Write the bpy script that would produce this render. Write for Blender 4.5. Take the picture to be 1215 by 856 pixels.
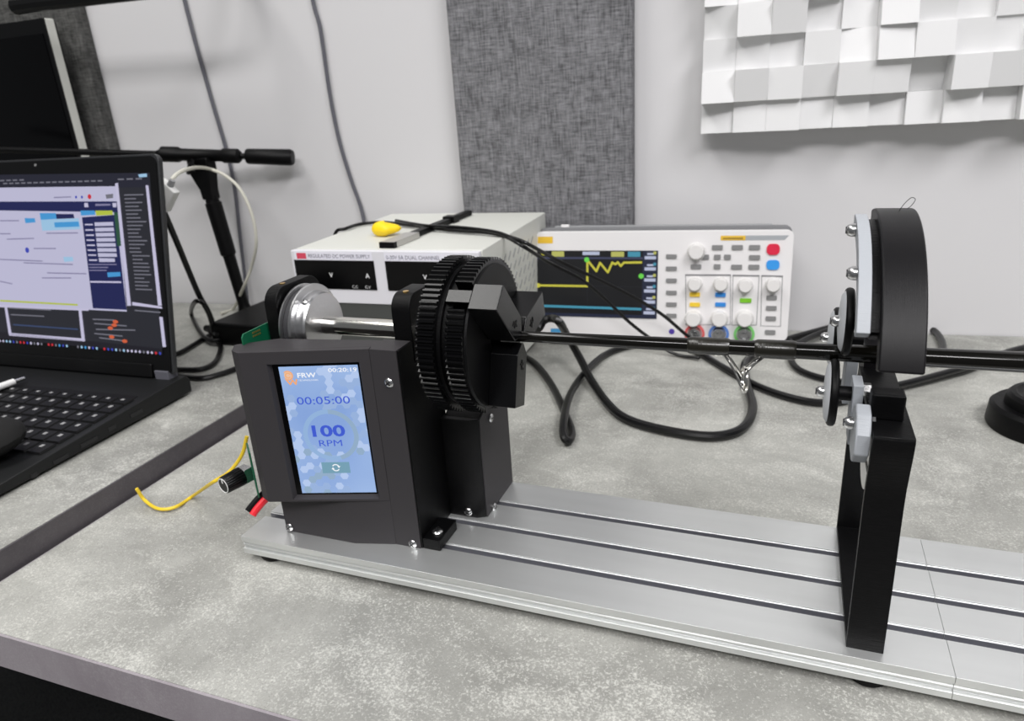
import bpy, math, random
from mathutils import Vector, Matrix

# ------------------------------------------------------------------ camera, world, lights, exposure
for o in list(bpy.data.objects): bpy.data.objects.remove(o, do_unlink=True)
SC = bpy.context.scene
COL = SC.collection
S = 0.75                      # layout units -> metres (desk top is z = 0)
cam_d = bpy.data.cameras.new('camera')
cam = bpy.data.objects.new('camera', cam_d); COL.objects.link(cam)
SC.camera = cam
cam_d.sensor_fit = 'HORIZONTAL'; cam_d.sensor_width = 36.0
cam_d.lens = 839.0 / 1215.0 * 36.0
cam_d.clip_start = 0.01
right = Vector((0.93323009, 0.35381655, -0.06241351))
down = Vector((0.07022853, -0.35001297, -0.9341086))
fwd = Vector((-0.35234862, 0.86735504, -0.35149066))
m = Matrix((right, -down, -fwd)).transposed().to_4x4()
m.translation = Vector((0, 0, 0.401)) * S
cam.matrix_world = m
cam_d.dof.use_dof = True
cam_d.dof.focus_distance = 0.40
cam_d.dof.aperture_fstop = 14.0

W = bpy.data.worlds.new('room_light'); SC.world = W
W.use_nodes = True
W.node_tree.nodes['Background'].inputs[0].default_value = (0.93, 0.96, 1.0, 1)
W.node_tree.nodes['Background'].inputs[1].default_value = 0.15

def area(name, loc, target, sx, sy, power, color=(1, 1, 1)):
    l = bpy.data.lights.new(name, 'AREA'); l.shape = 'RECTANGLE'
    l.size = sx; l.size_y = sy; l.energy = power; l.color = color
    o = bpy.data.objects.new(name, l); COL.objects.link(o)
    o.location = loc
    d = Vector(target) - Vector(loc)
    o.rotation_euler = d.to_track_quat('-Z', 'Y').to_euler()
    return o
# ceiling panels of the lab, about 1.7 m above the desk
area('ceiling_panel_light', (-0.92, -0.02, 1.75), (-0.92, -0.02, 0), 0.6, 1.1, 18, (1.0, 0.985, 0.96))
area('ceiling_panel_light', (0.95, -0.45, 1.75), (0.95, -0.40, 0), 0.6, 1.2, 42, (1.0, 0.985, 1.0))
area('ceiling_panel_light', (0.00, -1.30, 1.75), (0.00, -1.15, 0), 1.2, 0.6, 42, (1.0, 0.98, 0.98))
SC.view_settings.view_transform = 'Standard'
SC.view_settings.look = 'None'
SC.view_settings.gamma = 1.0
SC.view_settings.use_curve_mapping = False
SC.view_settings.exposure = -0.08

# ------------------------------------------------------------------ materials
def lin(c):
    c = c / 255.0
    return c / 12.92 if c <= 0.04045 else ((c + 0.055) / 1.055) ** 2.4
def rgb(*c): return (lin(c[0]), lin(c[1]), lin(c[2]), 1.0)
MATS = {}
def mat(name, col, rough=0.5, metal=0.0, emit=0.0, spec=0.5, bump=None, vary=None, coat=0.0):
    """bump = (scale, strength, stretch xyz), vary = (scale, amount)"""
    if name in MATS: return MATS[name]
    M = bpy.data.materials.new(name); M.use_nodes = True
    nt = M.node_tree; b = nt.nodes['Principled BSDF']
    c = rgb(*col)
    b.inputs['Base Color'].default_value = c
    b.inputs['Roughness'].default_value = rough
    b.inputs['Metallic'].default_value = metal
    b.inputs['Specular IOR Level'].default_value = spec
    b.inputs['Coat Weight'].default_value = coat
    if emit:
        b.inputs['Emission Color'].default_value = c
        b.inputs['Emission Strength'].default_value = emit
        b.inputs['Base Color'].default_value = (0.004, 0.004, 0.004, 1)
    if bump or vary:
        tc = nt.nodes.new('ShaderNodeTexCoord')
    if bump:
        mp = nt.nodes.new('ShaderNodeMapping')
        mp.inputs['Scale'].default_value = bump[2] if len(bump) > 2 else (1, 1, 1)
        nt.links.new(tc.outputs['Object'], mp.inputs['Vector'])
        n = nt.nodes.new('ShaderNodeTexNoise'); n.inputs['Scale'].default_value = bump[0]
        n.inputs['Detail'].default_value = 3
        nt.links.new(mp.outputs[0], n.inputs['Vector'])
        bp = nt.nodes.new('ShaderNodeBump'); bp.inputs['Strength'].default_value = bump[1]
        bp.inputs['Distance'].default_value = 0.001
        nt.links.new(n.outputs[0], bp.inputs['Height'])
        nt.links.new(bp.outputs[0], b.inputs['Normal'])
    if vary:
        n2 = nt.nodes.new('ShaderNodeTexNoise'); n2.inputs['Scale'].default_value = vary[0]
        n2.inputs['Detail'].default_value = 6
        if len(vary) > 2:
            mp2 = nt.nodes.new('ShaderNodeMapping'); mp2.inputs['Scale'].default_value = vary[2]
            nt.links.new(tc.outputs['Object'], mp2.inputs['Vector'])
            nt.links.new(mp2.outputs[0], n2.inputs['Vector'])
        else:
            nt.links.new(tc.outputs['Object'], n2.inputs['Vector'])
        mr = nt.nodes.new('ShaderNodeMapRange')
        mr.inputs['From Min'].default_value = 0.3; mr.inputs['From Max'].default_value = 0.7
        mr.inputs['To Min'].default_value = 1 - vary[1]; mr.inputs['To Max'].default_value = 1 + vary[1]
        nt.links.new(n2.outputs[0], mr.inputs['Value'])
        mx = nt.nodes.new('ShaderNodeMix'); mx.data_type = 'RGBA'; mx.blend_type = 'MULTIPLY'
        mx.inputs['Factor'].default_value = 1.0
        mx.inputs['A'].default_value = c
        nt.links.new(mr.outputs[0], mx.inputs['B'])
        nt.links.new(mx.outputs['Result'], b.inputs['Base Color'])
    MATS[name] = M
    return M

def concrete(name, dark, light, speck, speck_amt):
    M = bpy.data.materials.new(name); M.use_nodes = True
    nt = M.node_tree; b = nt.nodes['Principled BSDF']; L = nt.links.new
    tc = nt.nodes.new('ShaderNodeTexCoord')
    def noise(scale, detail, rough, stretch=None, dist=0.0):
        n = nt.nodes.new('ShaderNodeTexNoise'); n.inputs['Scale'].default_value = scale
        n.inputs['Detail'].default_value = detail; n.inputs['Roughness'].default_value = rough
        n.inputs['Distortion'].default_value = dist
        if stretch:
            mp = nt.nodes.new('ShaderNodeMapping'); mp.inputs['Scale'].default_value = stretch
            mp.inputs['Rotation'].default_value = (0, 0, 0.5)
            L(tc.outputs['Object'], mp.inputs['Vector']); L(mp.outputs[0], n.inputs['Vector'])
        else: L(tc.outputs['Object'], n.inputs['Vector'])
        return n
    def ramp(src, lo, hi, a, c):
        r = nt.nodes.new('ShaderNodeMapRange'); r.inputs[1].default_value = lo; r.inputs[2].default_value = hi
        r.inputs[3].default_value = a; r.inputs[4].default_value = c
        L(src, r.inputs[0]); return r.outputs[0]
    def mix(f, A, B, mode='MIX'):
        x = nt.nodes.new('ShaderNodeMix'); x.data_type = 'RGBA'; x.blend_type = mode
        for k, v in (('Factor', f), ('A', A), ('B', B)):
            if isinstance(v, (tuple, float, int)): x.inputs[k].default_value = v
            else: L(v, x.inputs[k])
        return x.outputs['Result']
    n1 = noise(6, 10, 0.68, None, 0.5)
    n2 = noise(620, 4, 0.75)
    n3 = noise(18, 10, 0.72, (1, 1.6, 1), 0.5)
    n4 = noise(1300, 3, 0.6)
    c = mix(ramp(n1.outputs[0], 0.36, 0.62, 0.0, 1.0), rgb(*dark), rgb(*light))
    c = mix(ramp(n3.outputs[0], 0.50, 0.75, 0.0, 0.22), c, rgb(*speck))
    sm = nt.nodes.new('ShaderNodeMath'); sm.operation = 'MULTIPLY_ADD'; sm.inputs[1].default_value = 0.5
    L(n3.outputs[0], sm.inputs[0]); L(n2.outputs[0], sm.inputs[2])
    c = mix(ramp(sm.outputs[0], 0.76, 0.93, 0.0, speck_amt), c, rgb(*speck))
    c = mix(ramp(n4.outputs[0], 0.55, 0.70, 0.0, speck_amt * 0.9), c, tuple(v * 0.62 for v in rgb(*dark))[:3] + (1,))
    L(c, b.inputs['Base Color'])
    b.inputs['Roughness'].default_value = 0.52
    bp = nt.nodes.new('ShaderNodeBump'); bp.inputs['Strength'].default_value = 0.06; bp.inputs['Distance'].default_value = 0.001
    L(n2.outputs[0], bp.inputs['Height']); L(bp.outputs[0], b.inputs['Normal'])
    MATS[name] = M
    return M

def fabric(name, a, c):
    M = bpy.data.materials.new(name); M.use_nodes = True
    nt = M.node_tree; b = nt.nodes['Principled BSDF']; L = nt.links.new
    tc = nt.nodes.new('ShaderNodeTexCoord')
    outs = []
    for st in ((620, 620, 60), (80, 80, 700), (90, 90, 60)):
        mp = nt.nodes.new('ShaderNodeMapping'); mp.inputs['Scale'].default_value = st
        L(tc.outputs['Object'], mp.inputs['Vector'])
        n = nt.nodes.new('ShaderNodeTexNoise'); n.inputs['Scale'].default_value = 1.0
        n.inputs['Detail'].default_value = 3; L(mp.outputs[0], n.inputs['Vector']); outs.append(n.outputs[0])
    ad = nt.nodes.new('ShaderNodeMath'); ad.operation = 'ADD'; L(outs[0], ad.inputs[0]); L(outs[1], ad.inputs[1])
    ad2 = nt.nodes.new('ShaderNodeMath'); ad2.operation = 'MULTIPLY_ADD'; ad2.inputs[1].default_value = 0.5
    L(outs[2], ad2.inputs[0]); L(ad.outputs[0], ad2.inputs[2])
    mr = nt.nodes.new('ShaderNodeMapRange'); mr.inputs[1].default_value = 0.95; mr.inputs[2].default_value = 1.55
    L(ad2.outputs[0], mr.inputs[0])
    mx = nt.nodes.new('ShaderNodeMix'); mx.data_type = 'RGBA'
    mx.inputs['A'].default_value = rgb(*a); mx.inputs['B'].default_value = rgb(*c)
    L(mr.outputs[0], mx.inputs['Factor']); L(mx.outputs['Result'], b.inputs['Base Color'])
    b.inputs['Roughness'].default_value = 0.95; b.inputs['Specular IOR Level'].default_value = 0.1
    bp = nt.nodes.new('ShaderNodeBump'); bp.inputs['Strength'].default_value = 0.5; bp.inputs['Distance'].default_value = 0.001
    L(ad.outputs[0], bp.inputs['Height']); L(bp.outputs[0], b.inputs['Normal'])
    MATS[name] = M
    return M

def screen_gradient(name, pairs, strength, scale=1.0):
    """soft blue wallpaper of the controller display (flat print on the display)"""
    M = bpy.data.materials.new(name); M.use_nodes = True
    nt = M.node_tree; b = nt.nodes['Principled BSDF']; L = nt.links.new
    tc = nt.nodes.new('ShaderNodeTexCoord')
    n = nt.nodes.new('ShaderNodeTexNoise'); n.inputs['Scale'].default_value = 14; n.inputs['Detail'].default_value = 2
    L(tc.outputs['Object'], n.inputs['Vector'])
    cr = nt.nodes.new('ShaderNodeValToRGB')
    cr.color_ramp.elements[0].position = 0.3; cr.color_ramp.elements[0].color = rgb(*pairs[0])
    cr.color_ramp.elements[1].position = 0.7; cr.color_ramp.elements[1].color = rgb(*pairs[1])
    L(n.outputs[0], cr.inputs[0])
    b.inputs['Base Color'].default_value = (0.01, 0.01, 0.01, 1)
    L(cr.outputs[0], b.inputs['Emission Color']); b.inputs['Emission Strength'].default_value = strength
    b.inputs['Roughness'].default_value = 0.25
    MATS[name] = M
    return M

def glow(name, col, e=1.0): return mat(name, col, 0.4, emit=e)

M_wall = mat('painted_wall', (212, 211, 212), 0.75, bump=(220, 0.05))
M_floor = mat('dark_carpet', (84, 84, 84), 0.95, bump=(900, 1.0), vary=(500, 0.7))
M_desk = concrete('concrete_laminate', (132, 132, 127), (170, 170, 164), (216, 216, 209), 0.62)
M_edge = concrete('edge_band_laminate', (136, 129, 134), (158, 152, 156), (180, 175, 178), 0.35)
M_edge_shade = concrete('edge_band_shaded', (70, 66, 70), (86, 82, 85), (104, 100, 103), 0.3)  # darker copy of the edge band, with the shade of the desk step painted in
M_fab = fabric('grey_woven_felt', (84, 84, 86), (142, 142, 145))
M_fab2 = fabric('dark_woven_felt', (58, 58, 57), (104, 104, 102))
M_plast = mat('charcoal_print', (56, 54, 56), 0.55, bump=(60, 0.10, (2, 2, 60)), spec=0.2)
M_black = mat('black_print', (7, 7, 8), 0.42, spec=0.16, bump=(60, 0.25, (2, 2, 60)))
M_ring = mat('black_print_ring', (15, 14, 16), 0.42, spec=0.22, bump=(70, 0.10, (60, 1.5, 1.5)))
M_gear = mat('black_print_gloss', (6, 6, 7), 0.2, bump=(900, 0.06), spec=0.25)
M_jaw = mat('black_print_sparkle', (7, 7, 8), 0.2, bump=(1500, 0.10), spec=0.35)
M_rub = mat('black_rubber', (5, 5, 6), 0.45, spec=0.18)
M_cable = mat('black_cable', (7, 7, 8), 0.34, spec=0.4)
M_gcab = mat('grey_cable', (92, 92, 100), 0.5)
M_alu = mat('brushed_aluminium', (226, 228, 227), 0.36, 0.8, bump=(40, 0.05, (1, 40, 40)), vary=(14, 0.03, (0.5, 6, 6)))
M_aluf = mat('aluminium_groove_shade', (150, 151, 158), 0.4, 0.7)  # slot interiors: recess shade put into a darker aluminium
M_alut = mat('turned_aluminium', (205, 205, 206), 0.28, 1.0, bump=(400, 0.1))
M_steel = mat('polished_steel', (222, 220, 214), 0.14, 1.0)
M_zinc = mat('zinc_screw', (206, 206, 206), 0.25, 1.0)
M_dark = mat('screw_recess', (24, 24, 26), 0.5)
M_grey = mat('grey_print', (162, 166, 171), 0.5, bump=(60, 0.2, (2, 2, 50)))
M_brass = mat('brass', (230, 190, 110), 0.25, 1.0)
M_pcb = mat('green_circuit_board', (10, 92, 62), 0.4)
M_gold = mat('solder_gold', (200, 170, 90), 0.3, 0.8)
M_white = mat('white_plastic', (232, 232, 230), 0.4)
M_cream = mat('cream_paint', (206, 207, 200), 0.5)
M_yel = mat('yellow_insulation', (232, 200, 50), 0.4)
M_red = mat('red_insulation', (220, 30, 45), 0.4)
M_rod = mat('dark_blank_lacquer', (11, 10, 7), 0.12, 0.0, spec=0.35, coat=0.15)
M_wrap = mat('thread_wrap', (24, 22, 14), 0.3, bump=(500, 0.4, (1, .05, .05)), coat=0.3)
M_lap = mat('laptop_black', (19, 20, 21), 0.5, spec=0.35, bump=(600, 0.1))
M_key = mat('laptop_key', (9, 9, 10), 0.5, spec=0.3)
M_bez = mat('laptop_bezel', (7, 7, 8), 0.4, spec=0.3)
M_screen_off = mat('black_glass', (4, 4, 5), 0.15, spec=0.18)

# ------------------------------------------------------------------ mesh helpers
def vsub(a, b): return (a[0]-b[0], a[1]-b[1], a[2]-b[2])
def frame_of(axis):
    a = Vector(axis).normalized()
    h = Vector((0, 0, 1)) if abs(a.z) < 0.9 else Vector((1, 0, 0))
    u = h.cross(a).normalized(); v = a.cross(u)
    return a, u, v
def spline(pts, n):
    """Catmull-Rom through pts, n steps per span"""
    P = [Vector(p) for p in pts]
    P = [P[0] * 2 - P[1]] + P + [P[-1] * 2 - P[-2]]
    out = []
    for i in range(1, len(P) - 2):
        p0, p1, p2, p3 = P[i-1], P[i], P[i+1], P[i+2]
        for k in range(n):
            t = k / n
            out.append(0.5 * ((2*p1) + (p2-p0)*t + (2*p0-5*p1+4*p2-p3)*t*t + (3*p1-p0-3*p2+p3)*t**3))
    out.append(P[-2]); return out

class MB:
    def __init__(s): s.v = []; s.f = []; s.mi = []
    def add(s, vs, fs, m=0):
        n = len(s.v); s.v += [tuple(p) for p in vs]
        for f in fs: s.f.append([i + n for i in f]); s.mi.append(m)
        return s
    def obox(s, c, ax, ay, az, m=0):
        """box: centre and three half-extent vectors"""
        c, ax, ay, az = Vector(c), Vector(ax), Vector(ay), Vector(az)
        vs = [c + i*ax + j*ay + k*az for k in (-1, 1) for j in (-1, 1) for i in (-1, 1)]
        return s.add(vs, [(0,2,3,1), (4,5,7,6), (0,1,5,4), (2,6,7,3), (0,4,6,2), (1,3,7,5)], m)
    def box(s, x0, x1, y0, y1, z0, z1, m=0):
        return s.obox(((x0+x1)/2, (y0+y1)/2, (z0+z1)/2), ((x1-x0)/2, 0, 0), (0, (y1-y0)/2, 0), (0, 0, (z1-z0)/2), m)
    def prism(s, poly, fn, t0, t1, m=0, em=None):
        """poly (a,b) points, fn(a,b,t) -> xyz"""
        n = len(poly)
        vs = [fn(a, b, t0) for a, b in poly] + [fn(a, b, t1) for a, b in poly]
        fs = [tuple(range(n))[::-1], tuple(range(n, 2*n))] + [(i, (i+1) % n, n + (i+1) % n, n + i) for i in range(n)]
        s.add(vs, fs, m)
        if em:
            for i in range(n): s.mi[len(s.mi)-n+i] = em(i)
        return s
    def lathe(s, o, axis, prof, n=32, m=0):
        """prof = [(distance along the axis, radius)]"""
        a, u, v = frame_of(axis); o = Vector(o); vs = []; fs = []; rings = []
        for t, r in prof:
            if r <= 1e-9: rings.append([len(vs)]); vs.append(o + a*t)
            else:
                rings.append(list(range(len(vs), len(vs)+n)))
                for k in range(n):
                    w = 2*math.pi*k/n
                    vs.append(o + a*t + (u*math.cos(w) + v*math.sin(w))*r)
        for A, B in zip(rings, rings[1:]):
            for k in range(n):
                k2 = (k+1) % n
                if len(A) == 1 and len(B) == 1: continue
                if len(A) == 1: fs.append((A[0], B[k2], B[k]))
                elif len(B) == 1: fs.append((A[k], A[k2], B[0]))
                else: fs.append((A[k], A[k2], B[k2], B[k]))
        return s.add(vs, fs, m)
    def cyl(s, p0, p1, r0, r1=None, n=24, m=0):
        p0, p1 = Vector(p0), Vector(p1); r1 = r0 if r1 is None else r1
        L = (p1-p0).length
        return s.lathe(p0, p1-p0, [(0, 0), (0, r0), (L, r1), (L, 0)], n, m)
    def tube(s, pts, r, n=10, steps=8, m=0, taper=None):
        P = spline(pts, steps) if steps > 1 else [Vector(p) for p in pts]
        vs = []; fs = []
        t = (P[1]-P[0]).normalized()
        _, u, v = frame_of(t)
        N = len(P)
        for i, p in enumerate(P):
            tt = (P[min(i+1, N-1)] - P[max(i-1, 0)]).normalized()
            u = (u - tt*u.dot(tt)).normalized(); v = tt.cross(u)
            rr = r if taper is None else r + (taper-r)*i/(N-1)
            for k in range(n):
                w = 2*math.pi*k/n
                vs.append(p + (u*math.cos(w) + v*math.sin(w))*rr)
        for i in range(N-1):
            for k in range(n):
                k2 = (k+1) % n
                fs.append((i*n+k, i*n+k2, (i+1)*n+k2, (i+1)*n+k))
        fs.append(tuple(range(n))[::-1]); fs.append(tuple((N-1)*n + k for k in range(n)))
        return s.add(vs, fs, m)
    def quad(s, a, b, c, d, m=0): return s.add([a, b, c, d], [(0, 1, 2, 3)], m)
    def arc(s, cy, cz, r0, r1, a0, a1, x0, x1, n=48, m=0):
        """ring sector in the YZ plane (angles in degrees, 0 = +Y, 90 = up), extruded along X"""
        vs = []; fs = []
        for i in range(n+1):
            w = math.radians(a0 + (a1-a0)*i/n); c, d = math.cos(w), math.sin(w)
            vs += [(x0, cy+r0*c, cz+r0*d), (x1, cy+r0*c, cz+r0*d), (x1, cy+r1*c, cz+r1*d), (x0, cy+r1*c, cz+r1*d)]
        for i in range(n):
            q = 4*i
            for k in range(4):
                k2 = (k+1) % 4
                fs.append((q+k, q+4+k, q+4+k2, q+k2))
        fs.append((0, 1, 2, 3)); fs.append((4*n+3, 4*n+2, 4*n+1, 4*n))
        return s.add(vs, fs, m)
    def build(s, name, mats, parent=None, bevel=0.0, segs=2, sharp=32, thing_loc=None, kind=None):
        if not isinstance(mats, (list, tuple)): mats = [mats]
        if parent is not None: base = world_loc(parent)
        elif thing_loc is not None: base = Vector(thing_loc) * S
        else:
            xs = [p[0] for p in s.v]; ys = [p[1] for p in s.v]; zs = [p[2] for p in s.v]
            base = Vector(((min(xs)+max(xs))/2, (min(ys)+max(ys))/2, min(zs))) * S
        me = bpy.data.meshes.new(name)
        me.from_pydata([tuple(Vector(p)*S - base) for p in s.v], [], s.f)
        for M in mats: me.materials.append(M)
        for p, k in zip(me.polygons, s.mi): p.material_index = k; p.use_smooth = True
        me.update()
        me.validate()
        fix_normals(me)
        me.set_sharp_from_angle(angle=math.radians(sharp))
        o = bpy.data.objects.new(name, me); COL.objects.link(o)
        if parent is not None: o.parent = parent
        else: o.location = base
        if bevel:
            b = o.modifiers.new('bevel', 'BEVEL'); b.width = bevel*S; b.segments = segs
            b.limit_method = 'ANGLE'; b.angle_limit = math.radians(40); b.harden_normals = True
        if kind: o['kind'] = kind
        return o
import bmesh
def fix_normals(me):
    bm = bmesh.new(); bm.from_mesh(me)
    bmesh.ops.recalc_face_normals(bm, faces=bm.faces)
    bm.to_mesh(me); bm.free()
def world_loc(o):
    v = Vector((0, 0, 0))
    while o is not None: v = v + o.location; o = o.parent
    return v
def tag(o, label, cat, group=None, kind=None):
    o['label'] = label; o['category'] = cat
    if group: o['group'] = group
    if kind: o['kind'] = kind
    return o
def thing(name, loc, label, cat, group=None):
    o = bpy.data.objects.new(name, None); COL.objects.link(o)
    o.location = Vector(loc) * S; o.empty_display_size = 0.02
    return tag(o, label, cat, group)
def inst(name, mesh, parent, loc, rot=None):
    """a copy sharing mesh data; loc in layout units"""
    o = bpy.data.objects.new(name, mesh); COL.objects.link(o)
    o.parent = parent
    o.location = Vector(loc)*S - world_loc(parent)
    if rot is not None: o.rotation_euler = rot.to_euler()
    return o
def local_mesh(mb, name, mats, sharp=32):
    me = bpy.data.meshes.new(name)
    me.from_pydata([tuple(Vector(p)*S) for p in mb.v], [], mb.f)
    for M in (mats if isinstance(mats, (list, tuple)) else [mats]): me.materials.append(M)
    for p, k in zip(me.polygons, mb.mi): p.material_index = k; p.use_smooth = True
    me.update(); fix_normals(me); me.set_sharp_from_angle(angle=math.radians(sharp))
    return me
def axes_rot(z_axis, x_hint=(1, 0, 0)):
    z = Vector(z_axis).normalized(); x = Vector(x_hint); x = (x - z*x.dot(z)).normalized(); y = z.cross(x)
    return Matrix((x, y, z)).transposed()
# flat lettering ------------------------------------------------------------
def text_into(mb, txt, o, ux, uy, size, m=0, align='LEFT', width=None, bold=0.0, lift=0.0):
    """letters laid flat on a surface: o = baseline start, ux/uy unit axes, size in layout units"""
    cu = bpy.data.curves.new('t', 'FONT'); cu.body = txt; cu.size = 1.0; cu.offset = bold; cu.resolution_u = 3
    ob = bpy.data.objects.new('t', cu)
    me = bpy.data.meshes.new_from_object(ob)
    xs = [v.co.x for v in me.vertices]
    x0, x1 = min(xs), max(xs)
    k = size / 0.73
    kx = k if width is None else width / (x1 - x0)
    sh = -x0 * kx
    if align == 'CENTER': sh = -(x0 + x1) / 2 * kx
    if align == 'RIGHT': sh = -x1 * kx
    o = Vector(o); ux = Vector(ux); uy = Vector(uy); nz = ux.cross(uy)
    vs = [o + ux*(v.co.x*kx + sh) + uy*(v.co.y*k) + nz*lift for v in me.vertices]
    mb.add(vs, [tuple(p.vertices) for p in me.polygons], m)
    bpy.data.meshes.remove(me); bpy.data.objects.remove(ob); bpy.data.curves.remove(cu)
class Panel:
    """flat artwork on a plane: origin, unit axes u (right), v (up); layers lifted a hair so that prints do not fight"""
    def __init__(s, o, u, v, eps=0.0002):
        s.o = Vector(o); s.u = Vector(u); s.v = Vector(v); s.n = s.u.cross(s.v); s.mb = MB(); s.mats = []; s.eps = eps
    def mi(s, M):
        if M not in s.mats: s.mats.append(M)
        return s.mats.index(M)
    def p(s, a, b, l=1): return s.o + s.u*a + s.v*b + s.n*(s.eps*l)
    def rect(s, a0, b0, a1, b1, M, l=1):
        s.mb.quad(s.p(a0, b0, l), s.p(a1, b0, l), s.p(a1, b1, l), s.p(a0, b1, l), s.mi(M)); return s
    def poly(s, pts, M, l=1):
        s.mb.add([s.p(a, b, l) for a, b in pts], [tuple(range(len(pts)))], s.mi(M)); return s
    def disc(s, a, b, r, M, l=1, n=20, rb=None):
        rb = rb or r
        return s.poly([(a + r*math.cos(2*math.pi*k/n), b + rb*math.sin(2*math.pi*k/n)) for k in range(n)], M, l)
    def line(s, pts, w, M, l=1):
        for (a0, b0), (a1, b1) in zip(pts, pts[1:]):
            d = Vector((a1-a0, b1-b0)); L = d.length
            if L < 1e-9: continue
            d /= L; n = Vector((-d.y, d.x)) * w/2; e = d * w/2 * 0.6
            s.mb.add([s.p(a0-e.x-n.x, b0-e.y-n.y, l), s.p(a1+e.x-n.x, b1+e.y-n.y, l), s.p(a1+e.x+n.x, b1+e.y+n.y, l), s.p(a0-e.x+n.x, b0-e.y+n.y, l)], [(0, 1, 2, 3)], s.mi(M))
        return s
    def arcband(s, a, b, r0, r1, t0, t1, M, l=1, n=28):
        for k in range(n):
            w0 = math.radians(t0 + (t1-t0)*k/n); w1 = math.radians(t0 + (t1-t0)*(k+1)/n)
            s.mb.add([s.p(a+r*math.cos(w), b+r*math.sin(w), l) for r, w in ((r0, w0), (r1, w0), (r1, w1), (r0, w1))], [(0, 1, 2, 3)], s.mi(M))
        return s
    def text(s, txt, a, b, size, M, l=2, align='LEFT', width=None, bold=0.0):
        text_into(s.mb, txt, s.p(a, b, 0), s.u, s.v, size, s.mi(M), align, width, bold, s.eps*l); return s
    def build(s, name, parent):
        return s.mb.build(name, s.mats, parent)

# ------------------------------------------------------------------ the setting
WK = 0.085                                   # the back wall runs at a small angle to the machine
def wallY(x): return 1.232 + WK*(x - 0.15)
wu = Vector((1, WK, 0)).normalized(); wn = Vector((wu.y, -wu.x, 0))      # along the wall, out of the wall
def WP(x, z, off=0.0): return Vector((x, wallY(x), z)) + wn*off
FLOOR = -0.98
mb = MB(); mb.box(-3.2, 2.6, -2.6, 1.9, FLOOR-0.05, FLOOR)
o = mb.build('floor', M_floor); o['kind'] = 'structure'
mb = MB()
mb.obox(WP(-0.3, 0.85, -0.05), wu*2.7, wn*0.05, (0, 0, 0.85-FLOOR))
o = mb.build('wall_back', M_wall); o['kind'] = 'structure'

# desks ---------------------------------------------------------------------
def desk(name, x0, x1, y0, y1, ztop, th, label, band, sides, legs, yb0=None, yb1=None):
    yd = 0.0095                              # the desks stand half a degree off the machine
    cx, cy = (x0+x1)/2, (y0+y1)/2
    u = Vector((1, yd, 0)).normalized(); v = Vector((-yd, 1, 0)).normalized()
    t = thing(name, (cx, cy, FLOOR), label, 'desk')
    def R(xa, xb, ya, yb, za, zb, nm, M, bv=0.0):
        b = MB(); c = Vector((cx, cy, 0)) + u*((xa+xb)/2-cx) + v*((ya+yb)/2-cy) + Vector((0, 0, (za+zb)/2))
        b.obox(c, u*((xb-xa)/2), v*((yb-ya)/2), (0, 0, (zb-za)/2)); return b.build(nm, M, t, bevel=bv)
    e = 0.0022
    def Q(x, y): return Vector((cx, cy, 0)) + u*(x-cx) + v*(y-cy)
    cs = [Q(x0+e, y0+e), Q(x1-e, y0+e), Q(x1-e, y1), Q(x0+e, y1)]
    for k in (2, 3): cs[k].y = wallY(cs[k].x) - .003      # the back edge follows the wall
    b = MB(); b.prism([(p.x, p.y) for p in cs], lambda a, c, tt: (a, c, tt), ztop-th, ztop); b.build('table_top', M_desk, t)
    if 'front' in sides: R(x0, x1, y0, y0+e, ztop-th+.0005, ztop-.0006, 'edge_band', band)
    if 'left' in sides: R(x0, x0+e, y0+e, y1, ztop-th+.0005, ztop-.0006, 'edge_band', band)
    if 'right' in sides: R(x1-e, x1, y0+e, y1, ztop-th+.0005, ztop-.0006, 'edge_band', band)
    for lx, ly in legs:
        R(lx-.03, lx+.03, ly-.03, ly+.03, FLOOR, ztop-th, 'leg', M_rub)
    return t
desk('work_desk', -0.6785, 1.15, 0.2925, 1.150, 0.0, 0.0385,
     'front desk with grey concrete look top carrying the rod turning machine', M_edge, ('front', 'left', 'right'), ((-.45, .45), (1.0, .45), (1.0, 1.08), (-.5, 1.08)))
desk('laptop_desk', -1.95, -0.6805, -0.2, 1.118, 0.0255, 0.0385,
     'slightly higher desk with grey concrete look top under the laptop', M_edge_shade, ('front', 'right'), ((-.83, .0), (-.83, 1.02), (-1.8, .0), (-1.8, .95)))

# wall coverings --------------------------------------------------------------
def wall_panel(name, x0, x1, z0, z1, th, M, label):
    b = MB(); b.obox(WP((x0+x1)/2, (z0+z1)/2, th/2+.0005), wu*((x1-x0)/2/wu.x), wn*(th/2), (0, 0, (z1-z0)/2))
    return tag(b.build(name, M, bevel=0.004), label, 'wall panel')
wall_panel('acoustic_panel', -0.5405, -0.2445, 0.05, 0.95, 0.03, M_fab, 'mid grey woven acoustic panel on the wall behind the oscilloscope')
wall_panel('acoustic_panel', -1.75, -1.272, 0.05, 0.95, 0.03, M_fab2, 'dark grey woven acoustic panel on the wall behind the black monitor')

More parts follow.
